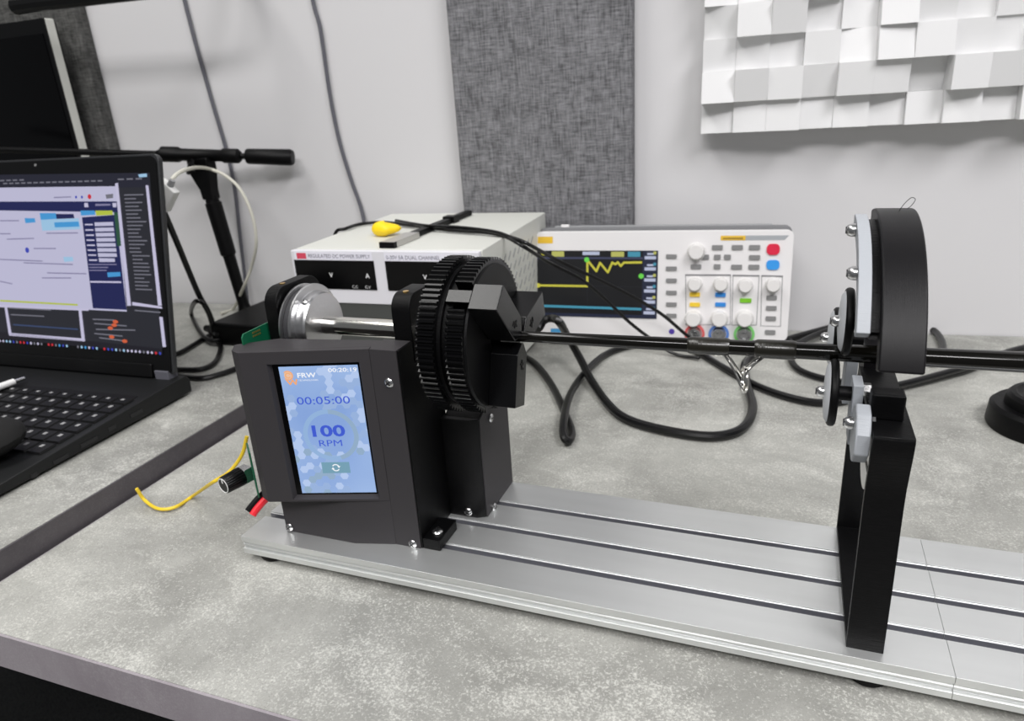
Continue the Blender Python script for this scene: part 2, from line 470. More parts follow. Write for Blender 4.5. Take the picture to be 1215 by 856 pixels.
random.seed(11)
t = thing('sound_diffuser', WP(0.1, 0.325), 'white sound diffuser of square blocks standing out at different depths', 'sound diffuser')
pit = 0.0437; pw = 0.0462
cols, rows = 13, 8
x0, z0 = -0.140, 0.3265
b = MB(); b.obox(WP(x0+cols*pw/2, z0+rows*pit/2+.004, 0.006), wu*(cols*pw/2-.003), wn*0.0055, (0, 0, rows*pit/2-.004)); b.build('backing_board', M_white, t)
M_block = mat('white_foam_block', (226, 226, 226), 0.7)
dep = [[.028,.036,.040,.026,.030,.024,.034,.040,.026,.038,.030,.034,.030],
       [.044,.052,.050,.036,.050,.046,.020,.056,.050,.036,.052,.028,.040],
       [.034,.030,.028,.040,.040,.052,.054,.042,.034,.050,.052,.040,.035],
       [.026,.050,.046,.026,.030,.046,.040,.030,.040,.044,.050,.036,.030]]
for r in range(rows):
    for c in range(cols):
        d = dep[r][c] if r < 4 else random.choice((.026, .034, .042, .05))
        if r > 0: d += random.uniform(-.003, .003)
        g = 0.0001
        a0, a1 = x0 + c*pw + g, x0 + (c+1)*pw - g
        b0, b1 = z0 + r*pit + g, z0 + (r+1)*pit - g
        tx, tz = random.choice((-.009, -.003, 0, .004, .009)), random.choice((-.012, -.006, 0, .004, .010))
        if r == 0: tx *= .6; tz = -.006
        B = MB()
        vs = [WP(a, z, 0.012) for a, z in ((a0, b0), (a1, b0), (a1, b1), (a0, b1))]
        vs += [WP(a, z, 0.012 + d + sx*tx/2 + sz*tz/2) for (a, z), sx, sz in zip(((a0, b0), (a1, b0), (a1, b1), (a0, b1)), (-1, 1, 1, -1), (-1, -1, 1, 1))]
        B.add(vs, [(3, 2, 1, 0), (4, 5, 6, 7), (0, 1, 5, 4), (1, 2, 6, 5), (2, 3, 7, 6), (3, 0, 4, 7)])
        B.build('block', M_block, t)

# ------------------------------------------------------------------ screws shared by everything
def screw_mesh(r, h, name, m=M_zinc):
    b = MB()
    b.lathe((0, 0, 0), (0, 0, 1), [(0, 0), (0, r), (h*.45, r), (h*.8, r*.8), (h, r*.45), (h, 0)], 20, 0)
    w = r*.13
    b.box(-r*.6, r*.6, -w, w, h*.55, h*1.01, 1); b.box(-w, w, -r*.6, r*.6, h*.55, h*1.012, 1)
    return local_mesh(b, name, [m, M_dark])
SCREW = screw_mesh(0.0042, 0.0028, 'pan_head_screw')
SCREW_S = screw_mesh(0.0031, 0.0022, 'small_pan_head_screw')
def screw(parent, loc, nrm, mesh=None, name='screw', spin=0.4):
    R = axes_rot(nrm, (1, 0.2, .3)) @ Matrix.Rotation(spin, 3, 'Z')
    return inst(name, mesh or SCREW, parent, loc, R)

# ------------------------------------------------------------------ base rail (two lengths butted together)
RT, RB = 0.027, 0.0083
RY0, RY1 = 0.4307, 0.5900
def rail_profile():
    w = RY1 - RY0; p = w/4; g = 0.0042; d = 0.0085
    top = [(RY1, RT)]
    for k in (3, 2, 1):
        y = RY0 + k*p
        top += [(y+g, RT), (y+g, RT-.0012), (y+.0030, RT-.0014), (y+.0030, RT-d), (y-.0030, RT-d), (y-.0030, RT-.0014), (y-g, RT-.0012), (y-g, RT)]
    top += [(RY0, RT)]
    h = RT-RB; zm = (RT+RB)/2 - .0006
    front = [(RY0, RT-h*.30), (RY0+.0022, RT-h*.34), (RY0+.0022, zm+.0014), (RY0+.0012, zm+.0008), (RY0+.0012, zm-.0006), (RY0+.0026, zm-.0012), (RY0+.0026, RB+h*.32), (RY0, RB+h*.28), (RY0, RB)]
    return top + front + [(RY1, RB), (RY1, RB+h*.3), (RY1-.0022, RB+h*.35), (RY1-.0022, RT-h*.35), (RY1, RT-h*.3)]
SLOT = {k*8 + j for k in range(3) for j in (3, 4, 5, 6)}
rail_root = thing('base_rail', (-0.17, 0.51, 0.0), 'flat silver slotted aluminium rail carrying the headstock and rod support', 'rail')
for xa, xb in ((-0.4632, 0.12248), (0.12262, 0.62)):
    b = MB(); b.prism(rail_profile(), lambda a, c, tt: (tt, a, c), xa, xb, 0, lambda i: 1 if i in SLOT else 0); b.build('rail_section', [M_alu, M_aluf], rail_root, bevel=0.00025, segs=1)
for fx, fy in ((-0.440, 0.4475), (0.0735, 0.4475), (-0.440, 0.572), (0.0735, 0.572), (0.55, 0.4475), (0.55, 0.572)):
    b = MB(); b.lathe((fx, fy, 0), (0, 0, 1), [(0, 0), (0, .0125), (.002, .0145), (RB, .0150), (RB, 0)], 28); b.build('rubber_foot', M_rub, rail_root)

# ------------------------------------------------------------------ headstock: housing, display, shaft, chuck
hs = thing('rod_turning_headstock', (-0.355, 0.49, RT), 'black headstock with lit blue 100 RPM touch display and toothed chuck', 'headstock')
yw = math.radians(16)
BU = Vector((math.cos(yw), math.sin(yw), 0)); BN = Vector((math.sin(yw), -math.cos(yw), 0))
SEAM = Vector((-0.3116, 0.4598, 0))
def BP(a, z, off=0.0): return SEAM + BU*a + BN*off + Vector((0, 0, z))      # a = distance along the slanted face from the seam
# lower body
low = [(-.4254, .4505), (-.3496, .4506), (-.3116, .4598), (-.3105, .5178), (-.4254, .5178)]
b = MB(); b.prism(low, lambda a, c, tt: (a, c, tt), RT, 0.0725); b.build('lower_body', M_plast, hs, bevel=0.0008)
# upper body behind the slanted fascia
ZT = 0.2152
aL = -0.1115                                             # left end of the fascia
pl = BP(aL, 0); pl2 = BP(aL-.0085, 0, -.0075)
fas_d = 0.0060
up = [tuple(BP(aL, 0, -fas_d))[:2], tuple(BP(0, 0, -fas_d))[:2], (-.3108, .4602), (-.3108, .4825), (-.4085, .4690), (-.4375, .4470), tuple(BP(aL-.0085, 0, -.0075))[:2]]
b = MB(); b.prism(up, lambda a, c, tt: (a, c, tt), 0.0727, ZT); b.build('upper_body', M_plast, hs, bevel=0.0007)
b = MB(); b.prism([(.4601, RT), (.5300, RT), (.5300, .1960), (.4850, .1960), (.4850, ZT), (.4601, ZT)], lambda a, c, tt: (tt, a, c), -.3117, -.2866); b.build('side_plate', M_plast, hs, bevel=0.0003)
b = MB(); b.prism([(.4612, RT), (.5300, RT), (.5300, .1956), (.4846, .1956), (.4846, ZT-.0006), (.4612, ZT-.0006)], lambda a, c, tt: (tt, a, c), -.2866, -.2850); b.build('side_shade_skin', M_black, hs, bevel=0.0002)  # thin black skin on the side plate: shade of this side put into colour
# fascia frame round the display: four bars on the slanted plane, inner edge sloped
sa0, sa1, sz0, sz1 = -0.0858, -0.0118, 0.0772, 0.2018     # display opening
b = MB()
def bar(p0, p1, p2, p3, q0, q1, q2, q3):
    b.add([BP(*p0), BP(*p1), BP(*p2), BP(*p3), BP(*q0), BP(*q1), BP(*q2), BP(*q3)], [(0, 1, 2, 3), (7, 6, 5, 4), (0, 4, 5, 1), (1, 5, 6, 2), (2, 6, 7, 3), (3, 7, 4, 0)])
rw = 0.0026
o0, o1, zb, zt = aL, 0.0, 0.0727, ZT
F_ = 0.0; K_ = -fas_d
for (A, B_, C_, D_) in (((o0, zb), (sa0-rw, sz0-rw), (sa0-rw, sz1+rw), (o0, zt)),
                        ((sa1+rw, sz0-rw), (o1, zb), (o1, zt), (sa1+rw, sz1+rw)),
                        ((o0, zb), (o1, zb), (sa1+rw, sz0-rw), (sa0-rw, sz0-rw)),
                        ((sa0-rw, sz1+rw), (sa1+rw, sz1+rw), (o1, zt), (o0, zt))):
    def bk(p):
        inner = abs(p[0]-(sa0-rw)) < 1e-6 or abs(p[0]-(sa1+rw)) < 1e-6
        if not inner: return (p[0], p[1], K_)
        return (sa0 if p[0] < -.05 else sa1, sz0 if p[1] < .15 else sz1, K_)
    bar(*[(p[0], p[1], F_) for p in (A, B_, C_, D_)], *[bk(p) for p in (A, B_, C_, D_)])
b.prism([(aL, 0.0), (aL, -fas_d), (aL-.0085, -.0075)], lambda a, c, tt: BP(a, tt, c), zb, zt)
fascia = b.build('fascia', M_plast, hs)
# display
b = MB()
b.obox(BP((sa0+sa1)/2, (sz0+sz1)/2, K_-.0004), BU*((sa1-sa0)/2+.0005), BN*.0012, (0, 0, (sz1-sz0)/2+.0005))
disp = b.build('touch_display', M_screen_off, hs)
M_scr = screen_gradient('display_blue', ((138, 170, 226), (176, 204, 244)), 0.95)
M_hx1 = glow('display_hexagon_pale', (186, 208, 246), 0.95); M_hx2 = glow('display_hexagon_mid', (156, 184, 228), 0.95); M_hx3 = glow('display_hexagon_grey', (150, 178, 206), 0.95)
M_blue = glow('display_blue_digits', (62, 92, 214), 0.95); M_wh = glow('display_white', (248, 250, 255), 1.0); M_or = glow('display_orange', (250, 176, 120), 0.95)
M_teal = glow('display_teal', (122, 168, 190), 0.9); M_ringp = glow('display_ring_pale', (150, 184, 226), 0.95)
SW, SH = sa1-sa0-.0058, sz1-sz0-.0030
P = Panel(BP(sa0+.0048, sz0+.0013, K_+.0009), BU, (0, 0, 1), 0.00012)
P.rect(0, 0, SW, SH, M_scr, 1)
hr = SW*.058
def hexa(i, j, M, l, r=hr):
    a = hr*1.5*i; c = hr*1.732*(j + (i % 2)*.5)
    pts = [(min(max(a + r*math.cos(math.radians(60*k)), 0), SW), min(max(c + r*math.sin(math.radians(60*k)), 0), SH)) for k in range(6)]
    P.poly(pts, M, l)
random.seed(5)
nj = int(SH/(hr*1.732)) + 1; ni = int(SW/(hr*1.5)) + 1
for i in range(ni+1):
    for j in range(nj+1):
        fx, fy = i/ni, j/nj
        w = 0
        if fx > .45 and fy > .62: w = .75 - abs(fy-.88)*1.0
        if fx > .80 and fy > .3: w = max(w, .6)
        if fy < .36 and fx < .62: w = max(w, .85-fy*1.1)
        if fx < .16 and fy < .75: w = max(w, .6)
        if random.random() < w: hexa(i, j, random.choice((M_hx1, M_hx1, M_hx2, M_hx3 if fy < .4 else M_hx2)), 2)
# upper left emblem: an orange spiral with a small W shape under it, name beside
ca, cb, k = SW*.105, SH*.935, SW*.062
P.arcband(ca, cb, k*.80, k*1.05, 215, 500, M_or, 4); P.arcband(ca, cb, k*.40, k*.62, 20, 330, M_or, 4)
P.disc(ca, cb, k*.80, glow('display_orange_pale', (246, 200, 168), .95), 3)
P.line([(ca-k*.5, cb-k*.9), (ca+k*.15, cb-k*1.9), (ca+k*.75, cb-k*1.0), (ca+k*1.3, cb-k*1.9), (ca+k*1.6, cb-k*.9)], k*.32, M_or, 4)
P.text('FRW', SW*.225, SH*.918, SH*.036, M_wh, 5, bold=.018, width=SW*.235)
P.text('TECHNOLOGIES', SW*.228, SH*.892, SH*.012, M_wh, 5, width=SW*.25)
P.text('00:20:19', SW*.985, SH*.953, SH*.03, M_wh, 5, 'RIGHT', width=SW*.36, bold=.012)
P.text('00:05:00', SW*.50, SH*.715, SH*.06, M_blue, 5, 'CENTER', width=SW*.68)
P.arcband(SW*.52, SH*.47, SW*.30, SW*.36, -75, 88, M_hx3, 4); P.arcband(SW*.52, SH*.47, SW*.30, SW*.36, 88, 285, M_ringp, 3)
P.text('100', SW*.50, SH*.465, SH*.088, M_blue, 5, 'CENTER', width=SW*.43, bold=.03)
P.text('RPM', SW*.50, SH*.385, SH*.052, M_blue, 5, 'CENTER', width=SW*.30)
P.rect(SW*.33, SH*.165, SW*.70, SH*.255, M_teal, 4)
for q in (0, 180):
    P.arcband(SW*.515, SH*.21, SW*.038, SW*.052, q+25, q+150, M_wh, 5)
    w = math.radians(q+25); rr = SW*.045
    c0 = (SW*.515 + rr*math.cos(w), SH*.21 + rr*math.sin(w))
    s_ = 1 if q == 0 else -1
    P.poly([(c0[0]-SW*.02, c0[1]+SW*.004*s_), (c0[0]+SW*.022, c0[1]+SW*.004*s_), (c0[0]+SW*.001, c0[1]-SW*.026*s_)], M_wh, 5)
P.build('display_picture', disp)
# screws on the housing
for loc, nr in (((-0.2968, 0.4610, 0.1867), (0, -1, 0)), ((-0.4203, 0.4503, 0.0323), (0, -1, 0)), ((-0.2947, 0.4611, 0.0305), (0, -1, 0))):
    screw(hs, loc, nr)
# mounting tab with cap screw
b = MB(); b.box(-.2846, -.2676, .4612, .4965, RT, RT+.0105); b.build('mounting_tab', M_black, hs, bevel=0.0008)
screw(hs, (-0.2755, 0.4732, 0.0376), (0, 0, 1), screw_mesh(.0052, .0034, 'cap_screw'))
# motor cover at the back right
b = MB(); prof = [(.5178, RT), (.5903, RT), (.5903, .1680), (.5503, .1680), (.5503, .1315), (.5178, .1290)]
b.prism([(-.2850, .5185), (-.2570, .5185), (-.2490, .5225), (-.2490, .5903), (-.2850, .5903)], lambda a, c, tt: (a, c, tt), RT, .1292); mc = b.build('motor_cover', M_black, hs, bevel=0.0008)
b = MB(); b.prism([(.5240, .1292), (.5900, .1292), (.5900, .1400), (.5480, .1400)], lambda a, c, tt: (tt, a, c), -.2836, -.2492); b.build('cover_top', M_black, mc, bevel=0.0005)
b = MB(); b.prism([(.5228, RT+.0004), (.5899, RT+.0004), (.5899, .1385), (.5500, .1385), (.5228, .1285)], lambda a, c, tt: (tt, a, c), -.2489, -.2478); b.build('cover_plate', M_plast, mc)
for loc, nr in (((-0.2653, 0.5183, 0.0333), (0, -1, 0)), ((-0.2477, 0.5371, 0.0293), (1, 0, 0)), ((-0.2477, 0.5461, 0.1205), (1, 0, 0))):
    screw(hs, loc, nr)
# bearing blocks, rounded at the top
def bearing_block(x0, x1, y0, y1, ztop, r, z0):
    pts = [(y0, z0), (y1, z0)]
    for k in range(9):
        w = math.radians(k*90/8); pts.append((y1-r+r*math.cos(w), ztop-r+r*math.sin(w)))
    for k in range(9):
        w = math.radians(90+k*90/8); pts.append((y0+r+r*math.cos(w), ztop-r+r*math.sin(w)))
    b = MB(); b.prism(pts, lambda a, c, tt: (tt, a, c), x0, x1)
    o = b.build('bearing_block', M_black, hs, bevel=0.0009)
    g = MB(); g.lathe(((x0+x1)/2, (y0+y1)/2-.012, ztop-.0006), (0, 0, 1), [(0, 0), (0, .0026), (.0012, .0026), (.0012, 0)], 16); g.build('brass_insert', M_brass, o)
    return o
AY, AZ = 0.51, 0.2155
bearing_block(-.3030, -.2856, .4870, .5370, .2530, .014, .1965)
bearing_block(-.4250, -.4120, .4780, .5440, .2560, .016, .0730)
# shaft and timing pulley
b = MB(); b.cyl((-.43, AY, AZ), (-.262, AY, AZ), .0082, n=32); b.build('shaft', M_steel, hs)
pul = MB()
pul.lathe((-.4105, AY, AZ), (1, 0, 0), [(0, 0), (0, .0362), (.0004, .0372), (.0018, .0372), (.0022, .0362), (.0022, .0305), (.0100, .0305), (.0100, .0362), (.0104, .0374), (.0122, .0374), (.0126, .0368), (.0126, .0312), (.0132, .0305), (.0205, .0303), (.0222, .0290), (.0224, .0280), (.0236, .0100), (.0236, 0)], 80)
pulley = pul.build('pulley', M_alut, hs, sharp=22)
b = MB(); b.lathe((-.4080, AY, AZ), (1, 0, 0), [(0, .0307), (0, .0335), (.0074, .0335), (.0074, .0307)], 64); b.build('drive_belt', mat('belt_grey', (44, 44, 47), .7), pulley)
screw(pulley, (-.3935, AY-.0158, AZ+.0257), (0, -.52, .85), SCREW_S, 'set_screw')
# upright circuit board on the left of the housing
b = MB(); b.prism([(.4475, ZT-.012), (.4960, ZT-.012), (.4960, .2248), (.4500, .2244), (.4475, .2215)], lambda a, c, tt: (tt, a, c), -.4290, -.4276); pcb = b.build('circuit_board', M_pcb, hs)
random.seed(3)
for k in range(10):
    y = .4600 + .0022*(k % 5); z = .2180 + .003*(k//5)
    b = MB(); b.box(-.4276, -.4272, y, y+.0012, z, z+.0016); b.build('solder_pad', M_gold, pcb)
b = MB(); b.cyl((-.4276, .4880, .2200), (-.4200, .4890, .2200), .0022, n=12); b.build('standoff', M_zinc, pcb)
nb = Vector((-.69, -.72, 0)).normalized(); tb = Vector((.72, -.69, 0)).normalized()
b = MB(); b.obox((-.4500, .4500, .0890), nb*.0008, tb*.0120, (0, 0, .0235)); pcb2 = b.build('encoder_board', M_pcb, hs, bevel=.0005)
kd = Vector((-.24, -.965, -.02)).normalized()
kb = Vector((-.4610, .4530, .0830))
b = MB(); b.obox(kb + kd*.002, kd*.0045, kd.cross(Vector((0, 0, 1))).normalized()*.0062, (0, 0, .0070)); b.build('encoder_body', M_zinc, pcb2, bevel=.0005)
# ribbed knob
def knob(parent, base, d, L, r, M, name, ribs=18):
    b = MB(); a, u, v = frame_of(d); base = Vector(base); vs = []; fs = []; n = ribs*4
    prof = [(0, 1.0), (L*.12, 1.0), (L*.93, .92), (L, .84)]
    for t_, k_ in prof:
        for i in range(n):
            rr = r*k_*(0.93 if i % 4 == 0 and t_ > L*.1 and t_ < L*.95 else 1.0)
            w = 2*math.pi*i/n; vs.append(base + a*t_ + (u*math.cos(w) + v*math.sin(w))*rr)
    for j in range(len(prof)-1):
        for i in range(n):
            i2 = (i+1) % n; fs.append((j*n+i, j*n+i2, (j+1)*n+i2, (j+1)*n+i))
    fs.append(tuple(range(n))[::-1]); fs.append(tuple(range((len(prof)-1)*n, len(prof)*n)))
    b.add(vs, fs); return b.build(name, M, parent)
kn = knob(hs, kb + kd*.0065, kd, .0190, .0090, M_gear, 'control_knob')
a, u, v = frame_of(kd)
b = MB(); b.lathe(kb + kd*.0254, kd, [(0, .0073), (.0005, .0073), (.0005, .0066), (0, .0066)], 40); b.build('pointer_ring', M_white, kn)
b = MB(); c = kb + kd*.0257; b.obox(c + v*.0046, v*.0022, u*.0006, kd*.0003); b.build('pointer_mark', M_white, kn)
b = MB(); b.tube([(-0.4882, 0.4900, 0.1000), (-0.4949, 0.4850, 0.0809), (-0.5059, 0.4750, 0.0657), (-0.5095, 0.4550, 0.0641), (-0.5976, 0.5052, 0.0060), (-0.6024, 0.4823, 0.0040), (-0.6185, 0.4745, 0.0040), (-0.6450, 0.4816, 0.0060), (-0.6492, 0.4789, 0.0220)], .0019, 8, 8); b.build('yellow_wire', M_yel, hs)
b = MB(); b.tube([(-.4290, .4520, .0690), (-.4360, .4440, .0640), (-.4410, .4355, .0575), (-.4430, .4310, .0535)], .0034, 10, 6); b.build('red_lead', M_red, hs)
b = MB(); b.tube([(-.4370, .4530, .0700), (-.4440, .4455, .0640), (-.4485, .4380, .0580), (-.4505, .4340, .0545)], .0032, 10, 6); b.build('black_lead', M_rub, hs)

# chuck: two toothed discs with a groove between, three jaws
def toothed(x0, x1, R, depth, teeth, gaps=()):
    n = teeth*4; vs = []; fs = []
    prof = []
    for i in range(n):
        k = i % 4; w = 360*i/n
        r = R if k in (0, 1) else R-depth
        if any(abs((w-g+180) % 360 - 180) < 9.5 for g in gaps): r = .046
        prof.append((w, r))
    for x in (x0, x1):
        for w, r in prof:
            q = math.radians(w); vs.append((x, AY + r*math.cos(q), AZ + r*math.sin(q)))
    for i in range(n):
        i2 = (i+1) % n; fs.append((i, i2, n+i2, n+i))
    ri = .012
    for x in (x0, x1):
        for i in range(n):
            q = math.radians(prof[i][0]); vs.append((x, AY + ri*math.cos(q), AZ + ri*math.sin(q)))
    for i in range(n):
        i2 = (i+1) % n
        fs.append((i2, i, 2*n+i, 2*n+i2)); fs.append((n+i, n+i2, 3*n+i2, 3*n+i)); fs.append((2*n+i, 3*n+i, 3*n+i2, 2*n+i2))
    b = MB(); b.add(vs, fs); return b
chuck = toothed(-.2600, -.2452, .0655, .0024, 80).build('rear_toothed_disc', M_gear, hs)
b = MB(); b.lathe((-.2452, AY, AZ), (1, 0, 0), [(0, .012), (0, .0590), (.0030, .0590), (.0034, .0560), (.0095, .0560), (.0095, .012)], 72); b.build('scroll_ring', M_black, hs)
JA = (133, 13, -107)
front = toothed(-.2357, -.2215, .0645, .0022, 80, JA).build('front_toothed_disc', M_gear, hs)
b = MB(); b.lathe((-.2215, AY, AZ), (1, 0, 0), [(0, .012), (0, .0600), (.0016, .0590), (.0016, .012)], 72); b.build('face_plate', M_black, front)
def jaw(ang, x0, x1, ro=.0625):
    w = math.radians(ang); d = Vector((0, math.cos(w), math.sin(w))); s_ = Vector((0, -math.sin(w), math.cos(w)))
    c0 = Vector((0, AY, AZ))
    b = MB(); hw = .0112
    pts = [(.0048, -.0022), (.0048, .0022), (.0140, hw), (ro, hw), (ro, -hw), (.0140, -hw)]
    fn = lambda a, c, tt: c0 + d*a + s_*c + Vector((tt, 0, 0))
    b.prism(pts, fn, x0, x1)
    o = b.build('jaw', M_jaw, hs, bevel=0.0007)
    b = MB(); b.prism([(.040, -.0055), (.040, .0055), (ro-.0005, .0055), (ro-.0005, -.0055)], fn, -.2400, x0); b.build('jaw_slide', M_jaw, o, bevel=.0004)
    g = MB()                                   # mark sunk in the end face near the rod
    for da, dc, la, lc in ((.022, 0, .0035, .0007), (.022, 0, .0007, .0035), (.026, .002, .0007, .002)):
        g.obox(fn(da, dc, x1+.0002), d*la, s_*lc, (.0003, 0, 0))
    g.build('jaw_mark', M_rub, o)
    return o
for ang in JA: jaw(ang, -.2199, -.1960, .0625 if ang > 100 else .0575)

# ------------------------------------------------------------------ fishing rod blank with a wrapped guide
rod = thing('fishing_rod', (-.05, AY, AZ), 'dark fishing rod with a wire line guide held in the chuck', 'fishing rod')
RZ = lambda x: AZ + .0006 + (x + .2)*.0105
b = MB()
def rod_seg(xa, xb, ra, rb): return MB().cyl((xa, AY, RZ(xa)), (xb, AY, RZ(xb)), ra, rb, 28)
rod_seg(-.245, .62, .0041, .0102).build('blank', M_rod, rod)
for xa, xb in ((-.0645, -.0345), (-.0170, .0110)):
    r = .0066 + (xa+.05)*.008
    b = MB(); b.lathe((xa, AY, RZ(xa)), (1, 0, .0105), [(0, .004), (0, r-.0008), (.002, r), (xb-xa-.002, r+.0002), (xb-xa, r-.0006), (xb-xa, .004)], 28); b.build('thread_wrap', M_wrap, rod)
gx, gy, gz = -.0230, AY-.004, .1985
b = MB(); b.lathe((gx-.0012, gy, gz-.004), (1, 0.25, 0), [(0, .0088), (.0006, .0100), (.0022, .0100), (.0028, .0088), (.0022, .0076), (.0006, .0076), (0, .0088)], 36); g1 = b.build('guide_ring', M_steel, rod)
b = MB()
b.tube([(-.0440, AY-.0010, RZ(-.044)-.0062), (-.0370, AY-.003, RZ(-.03)-.0066), (-.0290, gy-.0055, gz+.003), (-.0245, gy-.0085, gz-.006), (-.0225, gy-.0060, gz-.0115)], .0009, 8, 6)
b.tube([(-.0440, AY+.0010, RZ(-.044)-.0062), (-.0370, AY+.003, RZ(-.03)-.0066), (-.0290, gy+.0055, gz+.003), (-.0245, gy+.0085, gz-.006), (-.0225, gy+.0060, gz-.0115)], .0009, 8, 6)
b.tube([(-.0110, AY-.001, RZ(0)-.0065), (-.0175, gy-.004, gz+.009), (-.0215, gy-.007, gz+.004), (-.0222, gy-.0085, gz-.002)], .0009, 8, 6)
b.tube([(-.0110, AY+.001, RZ(0)-.0065), (-.0175, gy+.004, gz+.009), (-.0215, gy+.007, gz+.004), (-.0222, gy+.0085, gz-.002)], .0009, 8, 6)
b.build('guide_frame', M_steel, rod)

# ------------------------------------------------------------------ rod support with rollers
sp = thing('rod_support', (.069, .513, RT), 'black upright rod support with round arch and grey rollers on the rail', 'rod support')
PX0, PX1 = .0575, .0808
# open frame: outer and inner outline in the YZ plane
fcurve = [tuple(q)[:2] for q in spline([(.4390, .1890, 0), (.4400, .1790, 0), (.4430, .1640, 0), (.4452, .1480, 0), (.4446, .1250, 0), (.4420, .0850, 0), (.4395, RT, 0)], 5)]
outer = [(.5895, RT), (.5895, .1500), (.5600, .1910), (.4400, .1910)] + fcurve
inner = [(.5850, RT+.0045), (.5850, .1480), (.5560, .1862), (.4446, .1862)] + [(y+.0045, min(max(z, RT+.0045), .1855)) for y, z in fcurve]
b = MB(); n = len(outer)
vs = [(x, y, z) for x in (PX0, PX1) for y, z in outer] + [(x, y, z) for x in (PX0, PX1) for y, z in inner]
fs = []
for i in range(n):
    j = (i+1) % n
    fs += [(i, j, n+j, n+i), (2*n+j, 2*n+i, 3*n+i, 3*n+j), (j, i, 2*n+i, 2*n+j), (n+i, n+j, 3*n+j, 3*n+i)]
b.add(vs, fs); fr = b.build('frame', M_black, sp, bevel=0.0009)
b = MB(); b.box(PX0+.001, PX1-.001, .4500, .5780, .1560, .1600); b.build('frame_shelf', M_black, fr)
b = MB(); b.lathe((.0588, .4775, .1660), (1, 0, 0), [(0, .009), (0, .0300), (.0018, .0300), (.0018, .009), (0, .009)], 48); b.build('steel_disc', M_alut, sp)
b = MB(); b.box(.0570, .0768, .4640, .4780, .1905, .2085); b.build('clamp_block', M_black, sp, bevel=0.0016)
# arch: open ring standing behind and over the rod
AX0, AX1 = .0515, .0745
CY, CZ, RO = .5100, .2090, .1080
b = MB(); b.arc(CY, CZ, RO-.0120, RO, 74, 160.5, AX0, AX1, 60); b.build('arch', M_ring, sp, bevel=0.0012)
b = MB(); b.arc(CY, CZ, RO-.0240, RO-.0005, -38, 74, .062, AX1, 60); b.build('arch_arm', M_ring, sp, bevel=0.0010)
b = MB(); b.prism([(.5700, .1860), (.5960, .1500), (.6110, .1500), (.6110, .1620), (.5920, .1900)], lambda a, c, tt: (tt, a, c), .062, AX1); b.build('arch_foot', M_ring, sp)
b = MB(); b.arc(CY, CZ, RO-.0130, RO-.0030, 87, 149, .0395, .0468, 48); gp = b.build('grey_arch_plate', M_grey, sp, bevel=0.0006)
b = MB(); b.arc(CY, CZ, RO-.0110, RO-.0060, 89, 148, .0468, .0515, 40); b.build('spacer', M_black, gp)
for ang in (126, 100):
    w = math.radians(ang); screw(gp, (.0392, CY+(RO-.0080)*math.cos(w), CZ+(RO-.0080)*math.sin(w)), (-1, 0, 0), screw_mesh(.0042, .0055, 'hex_cap_screw'))
b = MB(); b.prism([(.4330, .2690), (.4750, .2620), (.4980, .2500), (.4900, .2400), (.4560, .2520), (.4250, .2580)], lambda a, c, tt: (tt, a, c), .0470, .0515); b.build('upper_carrier', M_black, sp)
def roller(y, z, x, r, xin):
    b = MB(); b.lathe((x, y, z), (1, 0, 0), [(-.0022, 0), (-.0022, r*.42), (-.0012, r*.80), (.0004, r*.90), (.0044, r*.90), (.005, r*.86), (.005, 0)], 40); w = b.build('roller_wheel', mat('roller_light_grey', (196, 199, 203), .45), sp)
    b = MB()
    vs = []; fs = []; N, K = 40, 10; rr = .0022
    for i in range(N):
        a = 2*math.pi*i/N
        for k in range(K):
            c = 2*math.pi*k/K; q = r*.92 + rr*math.cos(c)
            vs.append((x+.0032 + rr*1.25*math.sin(c), y+q*math.cos(a), z+q*math.sin(a)))
    for i in range(N):
        for k in range(K):
            fs.append((i*K+k, ((i+1) % N)*K+k, ((i+1) % N)*K+(k+1) % K, i*K+(k+1) % K))
    b.add(vs, fs); b.build('rubber_tyre', M_rub, w)
    screw(w, (x-.0022, y, z), (-1, 0, 0), screw_mesh(.0040, .0052, 'wheel_screw'))
    b = MB(); b.cyl((x+.005, y, z), (xin, y, z), .0050, n=20); b.build('axle', M_rub, w)
roller(.5000, .2447, .0378, .0226, .0500)
roller(.5400, .2190, .0345, .0226, .0560)
roller(.4900, .1968, .0325, .0230, .0480)
# lower grey carrier plates and the tension lever
b = MB(); b.prism([(.5330, .2080), (.5560, .2080), (.5560, .1720), (.5330, .1700)], lambda a, c, tt: (tt, a, c), .0460, .0540); b.build('carrier_plate', M_grey, sp, bevel=.0006)
b = MB(); b.prism([(.4820, .2060), (.5020, .2060), (.5020, .1700), (.4940, .1640), (.4780, .1640)], lambda a, c, tt: (tt, a, c), .0475, .0540); b.build('carrier_plate', M_grey, sp, bevel=.0006)
b = MB(); b.prism([(.4640, .2010), (.4520, .1985), (.4440, .1880), (.4440, .1740), (.4540, .1640), (.4720, .1660), (.4780, .1820), (.4740, .1960)], lambda a, c, tt: (tt, a, c), .0480, .0570); lv = b.build('tension_lever', M_grey, sp, bevel=.0012)
screw(lv, (.0478, .4620, .1880), (-1, 0, 0), screw_mesh(.0042, .0060, 'lever_screw'))
b = MB(); b.lathe((.0480, .5000, .1968), (1, 0, 0), [(0, 0), (0, .0046), (.012, .0046), (.012, 0)], 6); b.build('axle_nut', M_zinc, sp)
b = MB(); b.box(.0600, .0740, .5560, .5900, .1500, .2050); b.build('rear_bracket', M_ring, sp, bevel=.0008)
b = MB(); b.tube([(.0640, CY-.004, CZ+RO), (.0660, CY-.004, CZ+RO+.004), (.0700, CY-.002, CZ+RO+.008), (.0725, CY-.002, CZ+RO+.007), (.0710, CY-.002, CZ+RO+.0035), (.0685, CY-.002, CZ+RO+.001)], .0002, 5, 6); b.build('loose_filament', M_rub, sp)

